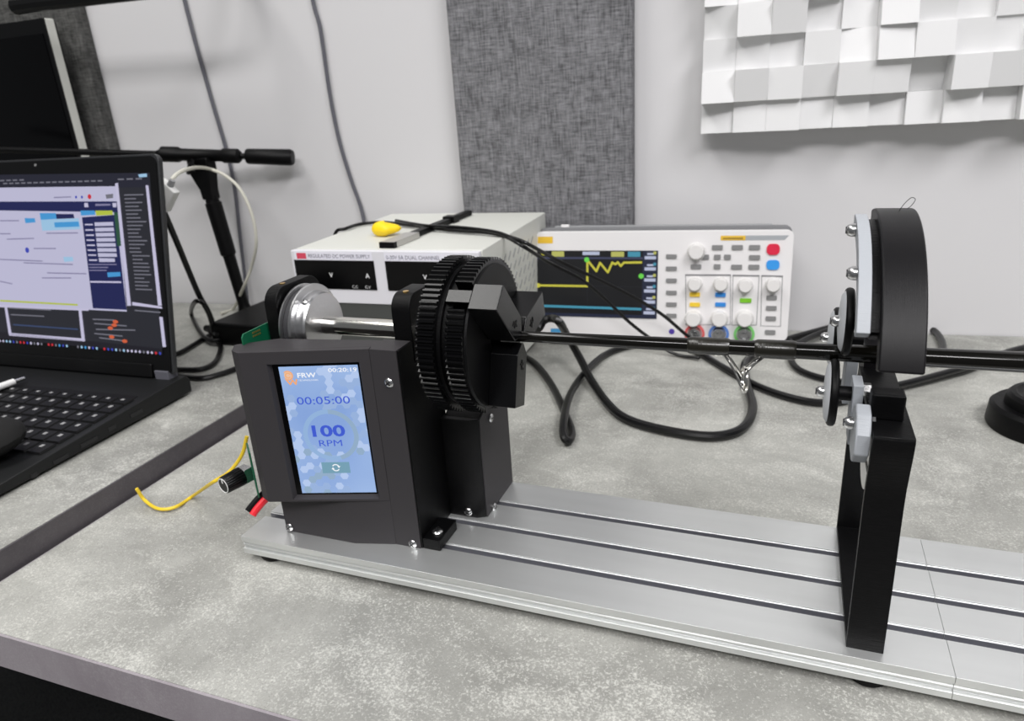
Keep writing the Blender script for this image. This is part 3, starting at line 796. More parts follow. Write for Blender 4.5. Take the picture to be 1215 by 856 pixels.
# round two-step black cap on the desk
cp = thing('stepped_cap', (.2960, .9050, 0), 'black round two step plastic cap lying on the right of the desk', 'cap')
c0 = (.2960, .9050, 0)
b = MB(); b.lathe(c0, (0, 0, 1), [(0, 0), (0, .0600), (.003, .0615), (.024, .0600), (.028, .0560), (.028, .044), (.0278, 0)], 64); b.build('base', M_black, cp)
b = MB(); b.lathe(c0, (0, 0, 1), [(.0278, 0), (.0278, .0460), (.038, .0445), (.042, .0410), (.0425, .0360), (.041, .0330), (.0415, .0240), (.0405, .0200), (.0412, .0100), (.0412, 0)], 64); b.build('upper_step', M_black, cp)
b = MB(); b.obox((.2820, .8610, .033), (.004, .001, 0), (0, .0035, 0), (0, 0, .0065)); b.build('notch_rib', M_black, cp, bevel=.0006)

# ------------------------------------------------------------------ laptop
lw = math.radians(2)
LX = Vector((math.cos(lw), math.sin(lw), 0)); LYv = Vector((-math.sin(lw), math.cos(lw), 0))
LO = Vector((-.7954, .6826, .055))                       # right end of the hinge line, on the deck
tl = math.radians(12)
LU = Vector((0, 0, math.cos(tl))) + LYv*math.sin(tl)   # up along the open lid
LN = LX.cross(LU)                                      # out of the screen
lap = thing('laptop', (-1.02, .55, .0255), 'open black laptop with lit screen full of windows on the left desk', 'laptop')
LWID = .475
def deckz(d): return .0555 - .056*d                    # d = distance in front of the hinge
def DP(a, d, h=0.0): return Vector((LO.x, LO.y, 0)) + LX*a - LYv*d + Vector((0, 0, deckz(d)+h))
b = MB()
prof = [(-.024, .0295), (-.026, .048), (-.020, .0552), (-.004, .0556), (.300, deckz(.300)), (.310, deckz(.31)-.004), (.308, .031), (.290, .0290)]
b.prism(prof, lambda d, z, a: Vector((LO.x, LO.y, 0)) + LX*a - LYv*d + Vector((0, 0, z)), -LWID, .0085)
base = b.build('base', M_lap, lap, bevel=.0016)
for a_, d_ in ((-.03, .0), (-.44, .0), (-.03, .28), (-.44, .28)):
    q = DP(a_, d_); b = MB(); b.lathe((q.x, q.y, .0255), (0, 0, 1), [(0, 0), (0, .012), (.0045, .012), (.0045, 0)], 20); b.build('rubber_foot', M_rub, base)
# keyboard: keys as single parts
KP = .0252
b = MB(); q = [DP(-.446, .052, -.0001), DP(-.008, .052, -.0001), DP(-.008, .200, -.0001), DP(-.446, .200, -.0001)]
b.add([p for p in q] + [p + Vector((0, 0, .0006)) for p in q], [(0, 1, 2, 3), (7, 6, 5, 4), (0, 4, 5, 1), (1, 5, 6, 2), (2, 6, 7, 3), (3, 7, 4, 0)]); kbd = b.build('keyboard', M_key, lap)
def key_mesh(w, h):
    k = MB(); e = .0012
    k.add([(-w/2, -h/2, 0), (w/2, -h/2, 0), (w/2, h/2, 0), (-w/2, h/2, 0), (-w/2+e, -h/2+e, .0022), (w/2-e, -h/2+e, .0022), (w/2-e, h/2-e, .0022), (-w/2+e, h/2-e, .0022)],
          [(3, 2, 1, 0), (4, 5, 6, 7), (0, 1, 5, 4), (1, 2, 6, 5), (2, 3, 7, 6), (3, 0, 4, 7)], 0)
    k.add([(-w*.22, h*.02, .00235), (w*.02, h*.02, .00235), (w*.02, h*.26, .00235), (-w*.22, h*.26, .00235)], [(0, 1, 2, 3)], 1)
    return local_mesh(k, 'key', [M_key, M_legend])
M_legend = mat('key_legend', (150, 150, 150), .5)
KM, KM2, KMW = key_mesh(KP*.90, KP*.90), key_mesh(KP*.90, KP*.62), key_mesh(KP*1.9, KP*.90)
krot = Matrix((LX, LYv, Vector((0, 0, 1)))).transposed() @ Matrix.Rotation(.056, 3, 'X')
d = .062
for r in range(6):
    hgt = .66 if r == 0 else 1.0
    d += KP*hgt/2
    a = -.0150
    for c in range(17):
        if r == 5 and c == 5: inst('key', KMW, kbd, DP(a-KP*.5, d, .0006), krot); a -= 2*KP; continue
        inst('key', KM2 if r == 0 else KM, kbd, DP(a, d, .0006), krot); a -= KP
        if c == 3: a -= .003
    d += KP*hgt/2
b = MB(); b.obox(DP(-.27, .250, .0002), LX*.070, LYv*.040, (0, 0, .0004)); b.build('touchpad', M_bez, lap)
for k in range(5):                                     # slots along the right side
    dd = (.075, .115, .150, .190, .225)[k]; ww = (.010, .006, .012, .010, .004)[k]
    b = MB(); b.obox(DP(.0087, dd, -.0115), LX*.0004, LYv*ww, (0, 0, .0026)); b.build('port', M_dark, base)
b = MB(); b.obox(DP(-.0165, -.010, .004), LX*.012, LYv*.009, (0, 0, .0075)); b.build('hinge', mat('hinge_grey', (96, 96, 104), .4), lap, bevel=.001)
# lid with rounded upper corners
LH_, LR = .3095, .010
def lidpt(a, v, n): return LO + LX*a + LU*v + LN*n
pts = [(-LWID, .010), (.003, .010)]
for k in range(7):
    w = math.radians(k*15); pts.append((.003-LR+LR*math.cos(w), LH_-LR+LR*math.sin(w)))
for k in range(7):
    w = math.radians(90+k*15); pts.append((-LWID+LR+LR*math.cos(w), LH_-LR+LR*math.sin(w)))
b = MB(); b.prism(pts, lambda a, c, tt: lidpt(a, c, tt), -.0105, -.0030); lid = b.build('lid', mat('lid_grey', (62, 63, 65), .35, .5), lap, bevel=.0010)
pin = [(p[0]*1.0 - (.003 if p[0] > -.2 else -.003), p[1] - (.003 if p[1] > .1 else -.002)) for p in pts]
b = MB(); b.prism(pin, lambda a, c, tt: lidpt(a, c, tt), -.0031, -.0012); b.build('screen_bezel', M_bez, lid)
b = MB(); b.obox(lidpt(-.2375, .012, -.004), LX*.205, LU*.010, LN*.006); b.build('hinge_cover', M_bez, lid, bevel=.002)
c_ = (-0.2212, 0.3007)
b = MB(); b.lathe(lidpt(c_[0], c_[1], -.0012), LN, [(0, .0022), (.0006, .0018), (.0006, 0)], 16); b.build('webcam', mat('lens_grey', (120, 120, 120), .3), lid)
E1 = 0.85
W_ = glow('page_lilac', (202, 200, 228), E1); NV = glow('page_navy', (24, 30, 86), E1); DK = glow('editor_dark', (36, 37, 46), E1); MN = glow('menu_dark', (30, 31, 48), E1)
CY_ = glow('page_cyan', (72, 160, 224), E1); CY2 = glow('page_pale_cyan', (166, 208, 240), E1); LM = glow('page_lime', (190, 204, 70), E1); OR = glow('editor_orange', (222, 100, 62), E1)
TX = glow('editor_text', (120, 120, 132), E1); TX2 = glow('page_text', (138, 134, 170), E1); BW = glow('bar_lilac', (208, 204, 232), E1); RD = glow('page_red', (214, 44, 60), E1); BL = glow('page_blue', (60, 74, 190), E1); GN = glow('editor_green', (40, 84, 62), E1); TB = glow('taskbar', (22, 20, 32), E1)
P = Panel(lidpt(0, 0, -.0010), LX, LU, .00015)
P.poly([(-.465, .047), (-0.0127, 0.0412), (-0.0115, 0.2845), (-.465, .292)], DK, 1)
P.poly([(-.465, .272), (-0.0133, 0.2657), (-0.0129, 0.2845), (-.465, .292)], MN, 2)
# browser page
P.poly([(-.42, .095), (-0.0715, 0.0948), (-0.0711, 0.2680), (-.42, .272)], W_, 3)
P.poly([(-.42, .240), (-0.0719, 0.2328), (-0.0718, 0.2476), (-.42, .252)], NV, 4)
P.poly([(-0.1397, 0.2264), (-0.0769, 0.2294), (-0.0712, 0.0972), (-0.1345, 0.0974)], NV, 5)
P.poly([(-0.1418, 0.2358), (-0.1149, 0.2355), (-0.114, 0.2297), (-0.1411, 0.2288)], CY_, 5); P.poly([(-0.1134, 0.2355), (-0.0824, 0.2352), (-0.0815, 0.2294), (-0.1126, 0.2285)], LM, 5)
P.poly([(-0.2207, 0.233), (-0.1891, 0.2327), (-0.1886, 0.2244), (-0.2203, 0.2234)], CY_, 5); P.poly([(-0.1893, 0.2315), (-0.1552, 0.2312), (-0.1543, 0.2253), (-0.1886, 0.2244)], NV, 5)
P.poly([(-0.2203, 0.2234), (-0.1463, 0.2253), (-0.145, 0.21), (-0.2191, 0.2077)], CY2, 4); P.poly([(-0.1942, 0.2196), (-0.1469, 0.2206), (-0.1461, 0.2135), (-0.1935, 0.2124)], CY_, 5)
P.poly([(-0.2522, 0.226), (-0.2318, 0.2258), (-0.2309, 0.2198), (-0.2515, 0.2187)], CY_, 5); P.poly([(-0.1825, 0.1704), (-0.1645, 0.1706), (-0.1636, 0.1646), (-0.1818, 0.1631)], CY2, 5)
q = (-0.2538, 0.1795); P.disc(q[0], q[1], .004, BL, 5)
for q in [(-0.1474, 0.2545), (-0.1363, 0.2543)]: P.disc(q[0], q[1], .002, BL, 5)
q = (-0.1221, 0.2547); P.disc(q[0], q[1], .0034, RD, 5)
P.poly([(-0.0922, 0.2571), (-0.0783, 0.258), (-0.0789, 0.2523), (-0.0913, 0.2513)], TX, 5); P.poly([(-0.0812, 0.2455), (-0.0736, 0.2454), (-0.0742, 0.2397), (-0.0803, 0.2397)], BW, 6)
P.poly([(-0.1326, 0.2462), (-0.1262, 0.2461), (-0.1254, 0.2403), (-0.1333, 0.2404)], BW, 6); P.poly([(-0.1123, 0.2447), (-0.0844, 0.2444), (-0.0847, 0.2421), (-0.1126, 0.2418)], TX2, 6)
for q in ([(-0.1895, 0.2546), (-0.157, 0.2549)], [(-0.3031, 0.2226), (-0.2647, 0.2224)], [(-0.3061, 0.2034), (-0.285, 0.2034)], [(-0.2113, 0.2041), (-0.1505, 0.2046)], [(-0.2932, 0.1954), (-0.2376, 0.1967)], [(-0.2397, 0.182), (-0.1959, 0.1823)], [(-0.3172, 0.1322), (-0.2927, 0.1289)], [(-0.2287, 0.1391), (-0.1716, 0.1402)], [(-0.2634, 0.1608), (-0.1658, 0.1597)], [(-0.3121, 0.1652), (-0.2252, 0.1638)], [(-0.2174, 0.1467), (-0.1415, 0.1468)]):
    P.line(q, .0016, TX2, 5)
P.poly([(-0.3216, 0.1039), (-0.1632, 0.1026), (-0.1635, 0.1001), (-0.322, 0.1013)], LM, 5)
F8 = [[(-0.1169, 0.2192), (-0.0826, 0.2197), (-0.0824, 0.2145), (-0.1167, 0.214)], [(-0.1168, 0.2117), (-0.0822, 0.2122), (-0.082, 0.207), (-0.1165, 0.2064)], [(-0.1165, 0.2045), (-0.0819, 0.205), (-0.0817, 0.1999), (-0.1162, 0.1994)], [(-0.1163, 0.1975), (-0.0816, 0.1979), (-0.0813, 0.1928), (-0.1159, 0.1923)], [(-0.1162, 0.1904), (-0.0814, 0.1906), (-0.081, 0.1857), (-0.1158, 0.1853)], [(-0.116, 0.1834), (-0.081, 0.1836), (-0.0807, 0.1786), (-0.1157, 0.1782)], [(-0.1157, 0.1765), (-0.0808, 0.1764), (-0.0805, 0.1715), (-0.1154, 0.1711)], [(-0.1148, 0.1694), (-0.0851, 0.1692), (-0.0849, 0.1644), (-0.1145, 0.164)]]
for q in F8: P.poly(q, W_, 6)
for k in range(8):
    q = [(F8[k][0][0]-.018, F8[k][0][1]-.003), (F8[k][0][0]-.004, F8[k][0][1]-.003)]; P.line(q, .0020, BW, 6)
P.poly([(-0.1014, 0.1494), (-0.0771, 0.1504), (-0.077, 0.1445), (-0.1006, 0.1428)], CY_, 6); P.poly([(-0.1354, 0.1367), (-0.077, 0.1374), (-0.0765, 0.1351), (-0.1349, 0.1343)], BW, 6)
for q in ([(-0.135, 0.1601), (-0.0829, 0.1609)], [(-0.1339, 0.156), (-0.099, 0.1565)], [(-0.1344, 0.1518), (-0.1026, 0.1523)]): P.line(q, .0014, TX2, 6)
P.poly([(-0.0796, 0.2329), (-0.0719, 0.2328), (-0.0709, 0.1867), (-0.0785, 0.1866)], GN, 6)
# right hand editor with its pale scroll bars
P.poly([(-0.073, 0.2715), (-0.0676, 0.2725), (-0.0621, 0.1034), (-0.0691, 0.1032)], BW, 7); P.poly([(-0.0192, 0.2681), (-0.0145, 0.268), (-0.0067, 0.1053), (-0.0134, 0.105)], BW, 7)
P.poly([(-0.0592, 0.1089), (-0.0068, 0.1041), (-0.0063, 0.1012), (-0.0597, 0.1041)], BW, 7)
random.seed(2)
for k in range(26):
    y = 226 + k*4.95; f = (y-220)/143.
    a0 = 147 + f*12.5; L_ = random.uniform(10, 20)
    ua = [(-0.0582, 0.2621), (-0.0549, 0.1132)]; ub = [(-0.0211, 0.2614), (-0.0148, 0.1144)]
    u0 = ua[0][0] + (ua[1][0]-ua[0][0])*f; v0 = ua[0][1] + (ua[1][1]-ua[0][1])*f
    P.line([(u0 + (.004 if k > 15 else 0), v0), (u0 + .012 + random.uniform(.006, .022), v0)], .0017, TX, 6)
# bottom panels
P.poly([(-0.3338, 0.0958), (-0.1427, 0.0965), (-0.1431, 0.0934), (-0.3343, 0.0925)], BW, 6); P.poly([(-0.3138, 0.0964), (-0.3083, 0.0966), (-0.3046, 0.0502), (-0.3109, 0.0499)], BW, 7); P.poly([(-0.1624, 0.0958), (-0.1566, 0.096), (-0.1551, 0.0485), (-0.1617, 0.0481)], BW, 7); P.poly([(-0.3103, 0.0538), (-0.1563, 0.0521), (-0.1552, 0.0478), (-0.3101, 0.0493)], BW, 7)
P.poly([(-0.0126, 0.0898), (-0.0067, 0.0895), (-0.0046, 0.0476), (-0.0106, 0.0473)], BW, 7)
for q in ([(-0.3036, 0.0922), (-0.2181, 0.092)], [(-0.3016, 0.082), (-0.2331, 0.082)], [(-0.1364, 0.0814), (-0.0964, 0.0818)], [(-0.1339, 0.0754), (-0.0737, 0.0743)], [(-0.1317, 0.0669), (-0.0587, 0.0689)], [(-0.1356, 0.0606), (-0.0831, 0.0593)], [(-0.1266, 0.0548), (-0.076, 0.0524)], [(-0.0558, 0.0971), (-0.0106, 0.0958)]):
    P.line(q, .0018, TX, 6)
P.line([(-0.2985, 0.0667), (-0.1678, 0.0653)], .0022, glow('editor_blue_text', (58, 74, 112), E1), 6)
for q in [(-0.0935, 0.0795), (-0.0964, 0.0745), (-0.1041, 0.0699), (-0.1031, 0.0572), (-0.0792, 0.0522)]:
    P.disc(q[0], q[1], .0050, OR, 7, 14, .0026)
P.poly([(-.465, .047), (-0.0117, 0.0365), (-0.0124, 0.0448), (-.465, .058)], TB, 7)
q0, q1 = (-0.3315, 0.0404), (-0.0160, 0.0381)
for k in range(44):
    if k in (13, 20, 21, 28): continue
    f = k/43.0; cc = random.choice((BW, CY_, BL, RD, BW, TX, CY2))
    P.disc(q0[0]+(q1[0]-q0[0])*f, q0[1]+(q1[1]-q0[1])*f, .0021, cc, 8, 8)
for q in ([(-0.2941, 0.2806), (-0.2408, 0.2805)], [(-0.2878, 0.2762), (-0.0916, 0.2758)], [(-0.0671, 0.277), (-0.0195, 0.2769)]):
    nseg = max(3, int((q[1][0]-q[0][0])/.012))
    for k in range(nseg):
        f0, f1 = k/nseg, (k+.62)/nseg
        P.line([(q[0][0]+(q[1][0]-q[0][0])*f0, q[0][1]+(q[1][1]-q[0][1])*f0), (q[0][0]+(q[1][0]-q[0][0])*f1, q[0][1]+(q[1][1]-q[0][1])*f1)], .0020, TX, 6)
P.poly([(-0.0307, 0.2828), (-0.0159, 0.2835), (-0.0156, 0.2791), (-0.0296, 0.2788)], CY2, 6)
P.build('screen_picture', lid)

# small things lying on the laptop ----------------------------------------------
t = thing('cable_plug', (-1.0377, 0.6152, 0.0560), 'white cable plug with metal tip lying on laptop keyboard', 'plug')
p0, p1, p2 = Vector((-1.0276, 0.5828, 0.0600)), Vector((-1.0239, 0.6181, 0.0600)), Vector((-1.0215, 0.6316, 0.0600))
b = MB(); b.cyl(p0, p1, .0048, .0046, 18); b.build('sleeve', M_white, t, bevel=.0006)
b = MB(); b.cyl(p1, p2, .0030, .0028, 16); b.build('tip', M_zinc, t)
b = MB(); b.tube([p0 + Vector((-.10, .0, .004)), p0 + Vector((-.05, -.012, .002)), p0], .0024, 8, 6); b.build('lead', M_white, t)
b = MB(); c = Vector((-0.8529, 0.4585, 0.0640)); N = 20; vs = []; fs = []
for i in range(11):
    w = math.pi*i/10
    for k in range(N):
        q = 2*math.pi*k/N; rr = math.sin(w)*(1 + .08*math.sin(3*q))
        vs.append(c + Vector((.048*rr*math.cos(q), .042*rr*math.sin(q), .004 + .022*math.cos(w) + (.004*math.sin(2*q)*math.sin(w)))))
for i in range(10):
    for k in range(N): fs.append((i*N+k, i*N+(k+1) % N, (i+1)*N+(k+1) % N, (i+1)*N+k))
b.add(vs, fs); tag(b.build('cloth_pouch', mat('black_cloth', (12, 12, 12), .9)), 'soft black pouch on the laptop palm rest at the left edge', 'pouch')

# ------------------------------------------------------------------ monitor behind the laptop
my = 0.0
MX = Vector((math.cos(my), math.sin(my), 0)); MYv = Vector((-math.sin(my), math.cos(my), 0))
mo = Vector((-1.288, 1.030, 0))
t = thing('monitor', (mo.x-.25, mo.y+.1, .0255), 'switched off black monitor with cream side edge behind the laptop', 'monitor')
def MP(a, d, z): return mo + MX*a + MYv*d + Vector((0, 0, z))
b = MB(); b.obox(MP(-.30, .0095, .390), MX*.30, MYv*.0095, (0, 0, .194)); b.build('cabinet', M_cream, t, bevel=.002)
b = MB(); b.obox(MP(-.30, -.0010, .390), MX*.300, MYv*.0012, (0, 0, .194)); b.build('front_frame', M_bez, t)
b = MB(); b.obox(MP(-.30, -.0026, .385), MX*.290, MYv*.0008, (0, 0, .174)); b.build('screen', M_screen_off, t)
b = MB(); b.obox(MP(-.30, .0215, .390), MX*.296, MYv*.0025, (0, 0, .188)); b.build('rear_cover', M_bez, t)
b = MB(); b.obox(MP(-.30, .014, .115), MX*.03, MYv*.008, (0, 0, .085)); b.build('stand_column', M_bez, t)
b = MB(); b.lathe(MP(-.30, -.045, .0255), (0, 0, 1), [(0, 0), (0, .08), (.010, .078), (.012, 0)], 40); b.build('stand_base', M_bez, t)
b = MB(); b.tube([(-1.2519, 0.9528, 0.5930), (-1.2020, 0.9571, 0.5936), (-1.0704, 0.9683, 0.5916), (-0.9141, 0.9816, 0.5914), (-0.8802, 1.0244, 0.6135), (-0.9074, 1.0921, 0.6565), (-0.9368, 1.1356, 0.6787)], .013, 10, 4, taper=.009)
tag(b.build('overhead_arm', M_bez), 'black arm crossing above the dark wall panel at the top left', 'arm')

# ------------------------------------------------------------------ microphone stand
t = thing('microphone_stand', (-.985, 1.06, .0255), 'black microphone boom stand with counterweight in front of the wall', 'mic stand')
BA = Vector((-1.3636, .93, .3647)); BD = Vector((.935, .3439, -.0866)).normalized()
def BO(s): return BA + BD*s
b = MB(); b.lathe(BO(-.35), BD, [(0, 0), (0, .0058), (.65, .0058), (.65, 0)], 20); b.build('boom_rod', M_black, t)
L0 = 1.0
b = MB(); b.lathe(BO(.288), BD, [(0, 0), (0, .006), (.006, .0085), (.011, .0140), (.040, .0140), (.046, .0112), (.120, .0108), (.124, .0132), (.150, .0132), (.155, .0090), (.157, 0)], 28); b.build('boom_grip', M_rub, t)
b = MB(); b.lathe(BO(.442), BD, [(0, 0), (0, .0055), (.010, .0055), (.012, .0125), (.015, .0138), (.092, .0148), (.097, .0125), (.098, 0)], 28); b.build('counterweight', M_rub, t)
hd = BO(.372)
b = MB(); b.prism([(-.030, -.004), (.018, -.004), (.018, -.026), (.012, -.060), (.0125, -.080), (-.011, -.080), (-.013, -.062), (-.030, -.030)], lambda a, c, tt: hd + Vector((a, tt, c)), -.012, .012); b.build('swivel_clutch', M_rub, t, bevel=.003)
b = MB(); b.lathe(hd + Vector((-.004, -.018, -.022)), (-.5, -.75, .45), [(0, 0), (0, .006), (.006, .007), (.008, .015), (.012, .015), (.013, 0)], 20); b.build('clutch_knob', M_rub, t)
s0 = hd + Vector((.001, 0, -.075)); s1 = Vector((-.990, 1.06, .0300)); ax = (s1-s0); Ls = ax.length
b = MB(); b.lathe(s0, ax, [(0, 0), (0, .012), (.010, .0125), (.012, .0150), (.030, .0150), (.110, .0145), (.112, .0115), (Ls-.02, .0105), (Ls-.012, .0120), (Ls, .0160), (Ls, 0)], 28); b.build('shaft', M_rub, t)

# ------------------------------------------------------------------ bench power supply
uy = math.radians(2)
UX = Vector((math.cos(uy), math.sin(uy), 0)); UYv = Vector((-math.sin(uy), math.cos(uy), 0)); UO = Vector((-.669, .828, 0))
def UP(a, z, d=0.0): return UO + UX*a + UYv*d + Vector((0, 0, z))
UW, UH, UD = .2925, .211, .310
t = thing('power_supply', UP(UW/2, 0, UD/2), 'white bench power supply with two dark displays behind the headstock', 'power supply')
M_ps = mat('grey_white_steel', (214, 215, 208), .45, bump=(300, .03))
b = MB(); b.obox(UP(UW/2, UH/2+.005, UD/2+.006), UX*(UW/2), UYv*(UD/2-.006), (0, 0, UH/2-.005)); b.build('case', M_ps, t, bevel=.0016)
b = MB(); b.obox(UP(UW/2, (UH+.1345)/2, .003), UX*(UW/2), UYv*.0045, (0, 0, (UH-.1345)/2)); fp = b.build('front_panel', mat('front_white', (222, 221, 226), .45), t, bevel=.0012)
b = MB(); b.obox(UP(UW/2, .0722, .0035), UX*(UW/2-.001), UYv*.0035, (0, 0, .0622)); b.build('lower_panel', mat('panel_charcoal', (70, 72, 70), .5), t, bevel=.001)
for fx in (.03, UW-.03):
    for fy in (.03, UD-.03):
        q = UP(fx, 0, fy); b = MB(); b.lathe(q, (0, 0, 1), [(0, 0), (0, .011), (.011, .012), (.011, 0)], 18); b.build('foot', M_rub, t)
q = [(0.0041, 0.1975), (0.1347, 0.1974), (0.1522, 0.1972), (0.1348, 0.1553)]
dz1, dz0 = q[0][1], q[3][1]
for a0, a1 in ((q[0][0], q[1][0]), (q[2][0], q[2][0] + (q[1][0]-q[0][0]))):
    b = MB(); b.obox(UP((a0+a1)/2, (dz0+dz1)/2, -.0018), UX*((a1-a0)/2), UYv*.0008, (0, 0, (dz1-dz0)/2)); ds = b.build('display_window', M_screen_off, t, bevel=.0006)
    P = Panel(UP(a0, dz0, -.0027), UX, (0, 0, 1)); k_ = a1-a0; h_ = dz1-dz0
    mk = mat('window_print', (225, 225, 225), .5)
    P.text('V', k_*.43, h_*.42, h_*.16, mk, 1, bold=.02); P.text('A', k_*.88, h_*.42, h_*.16, mk, 1, bold=.02)
    P.text('C.C', k_*.70, h_*.06, h_*.10, mk, 1); P.text('C.V', k_*.86, h_*.06, h_*.10, mk, 1)
    P.build('window_marks', ds)
P = Panel(UP(0, 0, -.0017), UX, (0, 0, 1))
ink = mat('panel_ink', (88, 84, 108), .6); lg = mat('logo_red', (214, 74, 96), .5); lbl = mat('label_strip', (232, 231, 240), .5)
q = [(0.0102, 0.2001), (0.026, 0.2076), (0.0297, 0.2009), (0.13, 0.2014), (0.155, 0.2011), (0.2365, 0.2015)]
P.rect(q[0][0]-.004, q[0][1]-.003, q[3][0]+.003, q[1][1]+.002, lbl, 1); P.rect(q[4][0]-.003, q[0][1]-.004, q[4][0]+.110, q[1][1]+.0015, lbl, 1)
P.rect(q[0][0], q[0][1]-.001, q[1][0], q[1][1], lg, 2)
P.text('REGULATED DC POWER SUPPLY', q[2][0], q[2][1], .0055, ink, 2, width=q[3][0]-q[2][0])
P.text('0-30V 5A DUAL CHANNEL', q[4][0], q[4][1]-.001, .0055, ink, 2, width=q[5][0]-q[4][0])
P.build('panel_print', fp)
for r in range(5):                                      # vent slots on the right side
    for c in range(9):
        b = MB(); b.obox(UP(UW+.0002, .180-.018*r, .05+.022*c), UX*.0006, (UYv*.006 + Vector((0, 0, .005))), (0, 0, .0018)); b.build('vent_slot', mat('slot_grey', (150, 150, 150), .6), t)
# flat bar and yellow lump on the supply
t = thing('flat_bar', (-0.5322, 1.0017, 0.2120), 'black flat bar with silver end lying across the power supply top', 'bar')
ZB = .2155
p0, p1 = Vector((-0.5215, 0.8565, 0.2155)), Vector((-0.5169, 1.1194, 0.2155)); dv = (p1-p0).normalized(); sv = Vector((0, 0, 1)).cross(dv)
L_ = (p1-p0).length
b = MB(); b.obox(p0 + dv*(L_*.62), dv*(L_*.38), sv*.0065, (0, 0, .0040)); b.build('bar', M_rub, t, bevel=.0006)
b = MB(); b.obox(p0 + dv*(L_*.12), dv*(L_*.135), sv*.0115, (0, 0, .0042)); sl = b.build('silver_end', mat('bar_silver', (190, 188, 184), .35, .6), t, bevel=.0006)
b = MB(); b.obox(p0 - dv*.0035, dv*.004, sv*.0120, (0, 0, .0040)); b.build('end_cap', M_rub, t)
b = MB(); b.obox(p0 + dv*(L_*.74), dv*.010, sv*.0105, (0, 0, .0065)); b.build('saddle', M_rub, t, bevel=.001)
c = Vector((-0.5744, 0.9369, 0.2220)); b = MB(); vs = []; fs = []; N = 22; random.seed(8)
ph = [random.uniform(0, 6) for _ in range(4)]
for i in range(13):
    w = math.pi*i/12
    for k in range(N):
        q = 2*math.pi*k/N
        g = 1 + .12*math.sin(2*q+ph[0]) + .10*math.sin(3*q+ph[1])*math.sin(w) + .08*math.sin(5*q+ph[2])
        rr = math.sin(w)*g
        vs.append(c + Vector((.0215*rr*math.cos(q), .017*rr*math.sin(q), .0105*math.cos(w)*(1+.2*math.sin(q+ph[3])))))
for i in range(12):
    for k in range(N): fs.append((i*N+k, i*N+(k+1) % N, (i+1)*N+(k+1) % N, (i+1)*N+k))
b.add(vs, fs); tag(b.build('yellow_putty', mat('bright_yellow', (250, 214, 20), .5), sharp=80), 'bright yellow soft lump resting on the power supply', 'putty')

# ------------------------------------------------------------------ oscilloscope
sy = math.radians(4); st = math.radians(8)
SX = Vector((math.cos(sy), math.sin(sy), 0)); SYv = Vector((-math.sin(sy), math.cos(sy), 0))
SU = Vector((0, 0, math.cos(st))) + SYv*math.sin(st); SN = SX.cross(SU); SO = Vector((.0097, 1.100, .020))
def SP(a, v, n=0.0): return SO + SX*a + SU*v + SN*n
sw, shh = .397, .1715
t = thing('oscilloscope', SP(-sw/2, 0, -.02) - Vector((0, 0, .02)), 'white digital oscilloscope with yellow trace on its screen by the wall', 'oscilloscope')
M_sc = mat('scope_white', (226, 224, 224), .45); M_scg = mat('scope_grey', (150, 151, 153), .5)
def rrect(a0, b0, a1, b1, r, n=6):
    pts = []
    for (cx, cy, s0_) in ((a1-r, b1-r, 0), (a0+r, b1-r, 90), (a0+r, b0+r, 180), (a1-r, b0+r, 270)):
        for k in range(n+1):
            w = math.radians(s0_ + 90*k/n); pts.append((cx + r*math.cos(w), cy + r*math.sin(w)))
    return pts
b = MB(); b.prism(rrect(-sw, 0, 0, shh-.002, .010), lambda a, c, tt: SP(a, c, tt), -.018, 0); b.build('front_case', M_sc, t, bevel=.0012)
b = MB(); b.prism(rrect(-sw+.002, .002, -.002, shh+.0035, .009), lambda a, c, tt: SP(a, c, tt), -.050, -.0178); b.build('rear_case', mat('scope_rear_grey', (112, 113, 115), .5), t, bevel=.002)
for a in (-.04, -sw+.04):
    b = MB(); b.obox(SP(a, -.006, -.012), SX*.018, SU*.012, SN*.008); b.build('foot', M_rub, t)
b = MB(); b.obox(SP(-.20, shh+.0045, -.030), SX*.17, SU*.0015, SN*.010); b.build('handle', M_scg, t, bevel=.001)
b = MB(); b.obox(SP(-.352, shh+.0062, -.022), SX*.0065, SU*.0022, SN*.003); b.build('white_tab', M_sc, t)
q = [(-0.3955, 0.1395), (-0.198, 0.1383), (-0.1954, 0.0311), (-0.3925, 0.0355)]
sa, sb = q[0][0], q[1][0]; sc, sd = (q[2][1]+q[3][1])/2 - .003, (q[0][1]+q[1][1])/2
b = MB(); b.obox(SP((sa+sb)/2, (sc+sd)/2, .0002), SX*((sb-sa)/2), SU*((sd-sc)/2), SN*.0004); scr = b.build('screen', M_screen_off, t)
P = Panel(SP(sa, sc, .0006), SX, SU, .0002); w_, h_ = sb-sa, sd-sc
e = .9
YL = glow('trace_yellow', (206, 200, 70), e); CN = glow('trace_cyan', (70, 150, 176), e); GRN = glow('marker_green', (110, 220, 80), e); STX = glow('readout_white', (190, 196, 220), e); NB = glow('readout_navy', (30, 36, 60), e); YT = glow('readout_yellow', (190, 190, 100), e); BG = glow('scope_black', (12, 13, 18), .8); GD = glow('graticule', (40, 42, 50), e)
P.rect(0, 0, w_, h_, BG, 1); P.rect(.88*w_, 0, w_, h_, NB, 2); P.rect(0, h_*.875, .88*w_, h_*.905, glow('scroll_bar', (62, 66, 92), e), 2); P.rect(0, 0, .88*w_, h_*.05, NB, 2)
P.line([(.43*w_, .05*h_), (.43*w_, .87*h_)], .0006, GD, 2); P.line([(0, .47*h_), (.88*w_, .47*h_)], .0006, GD, 2)
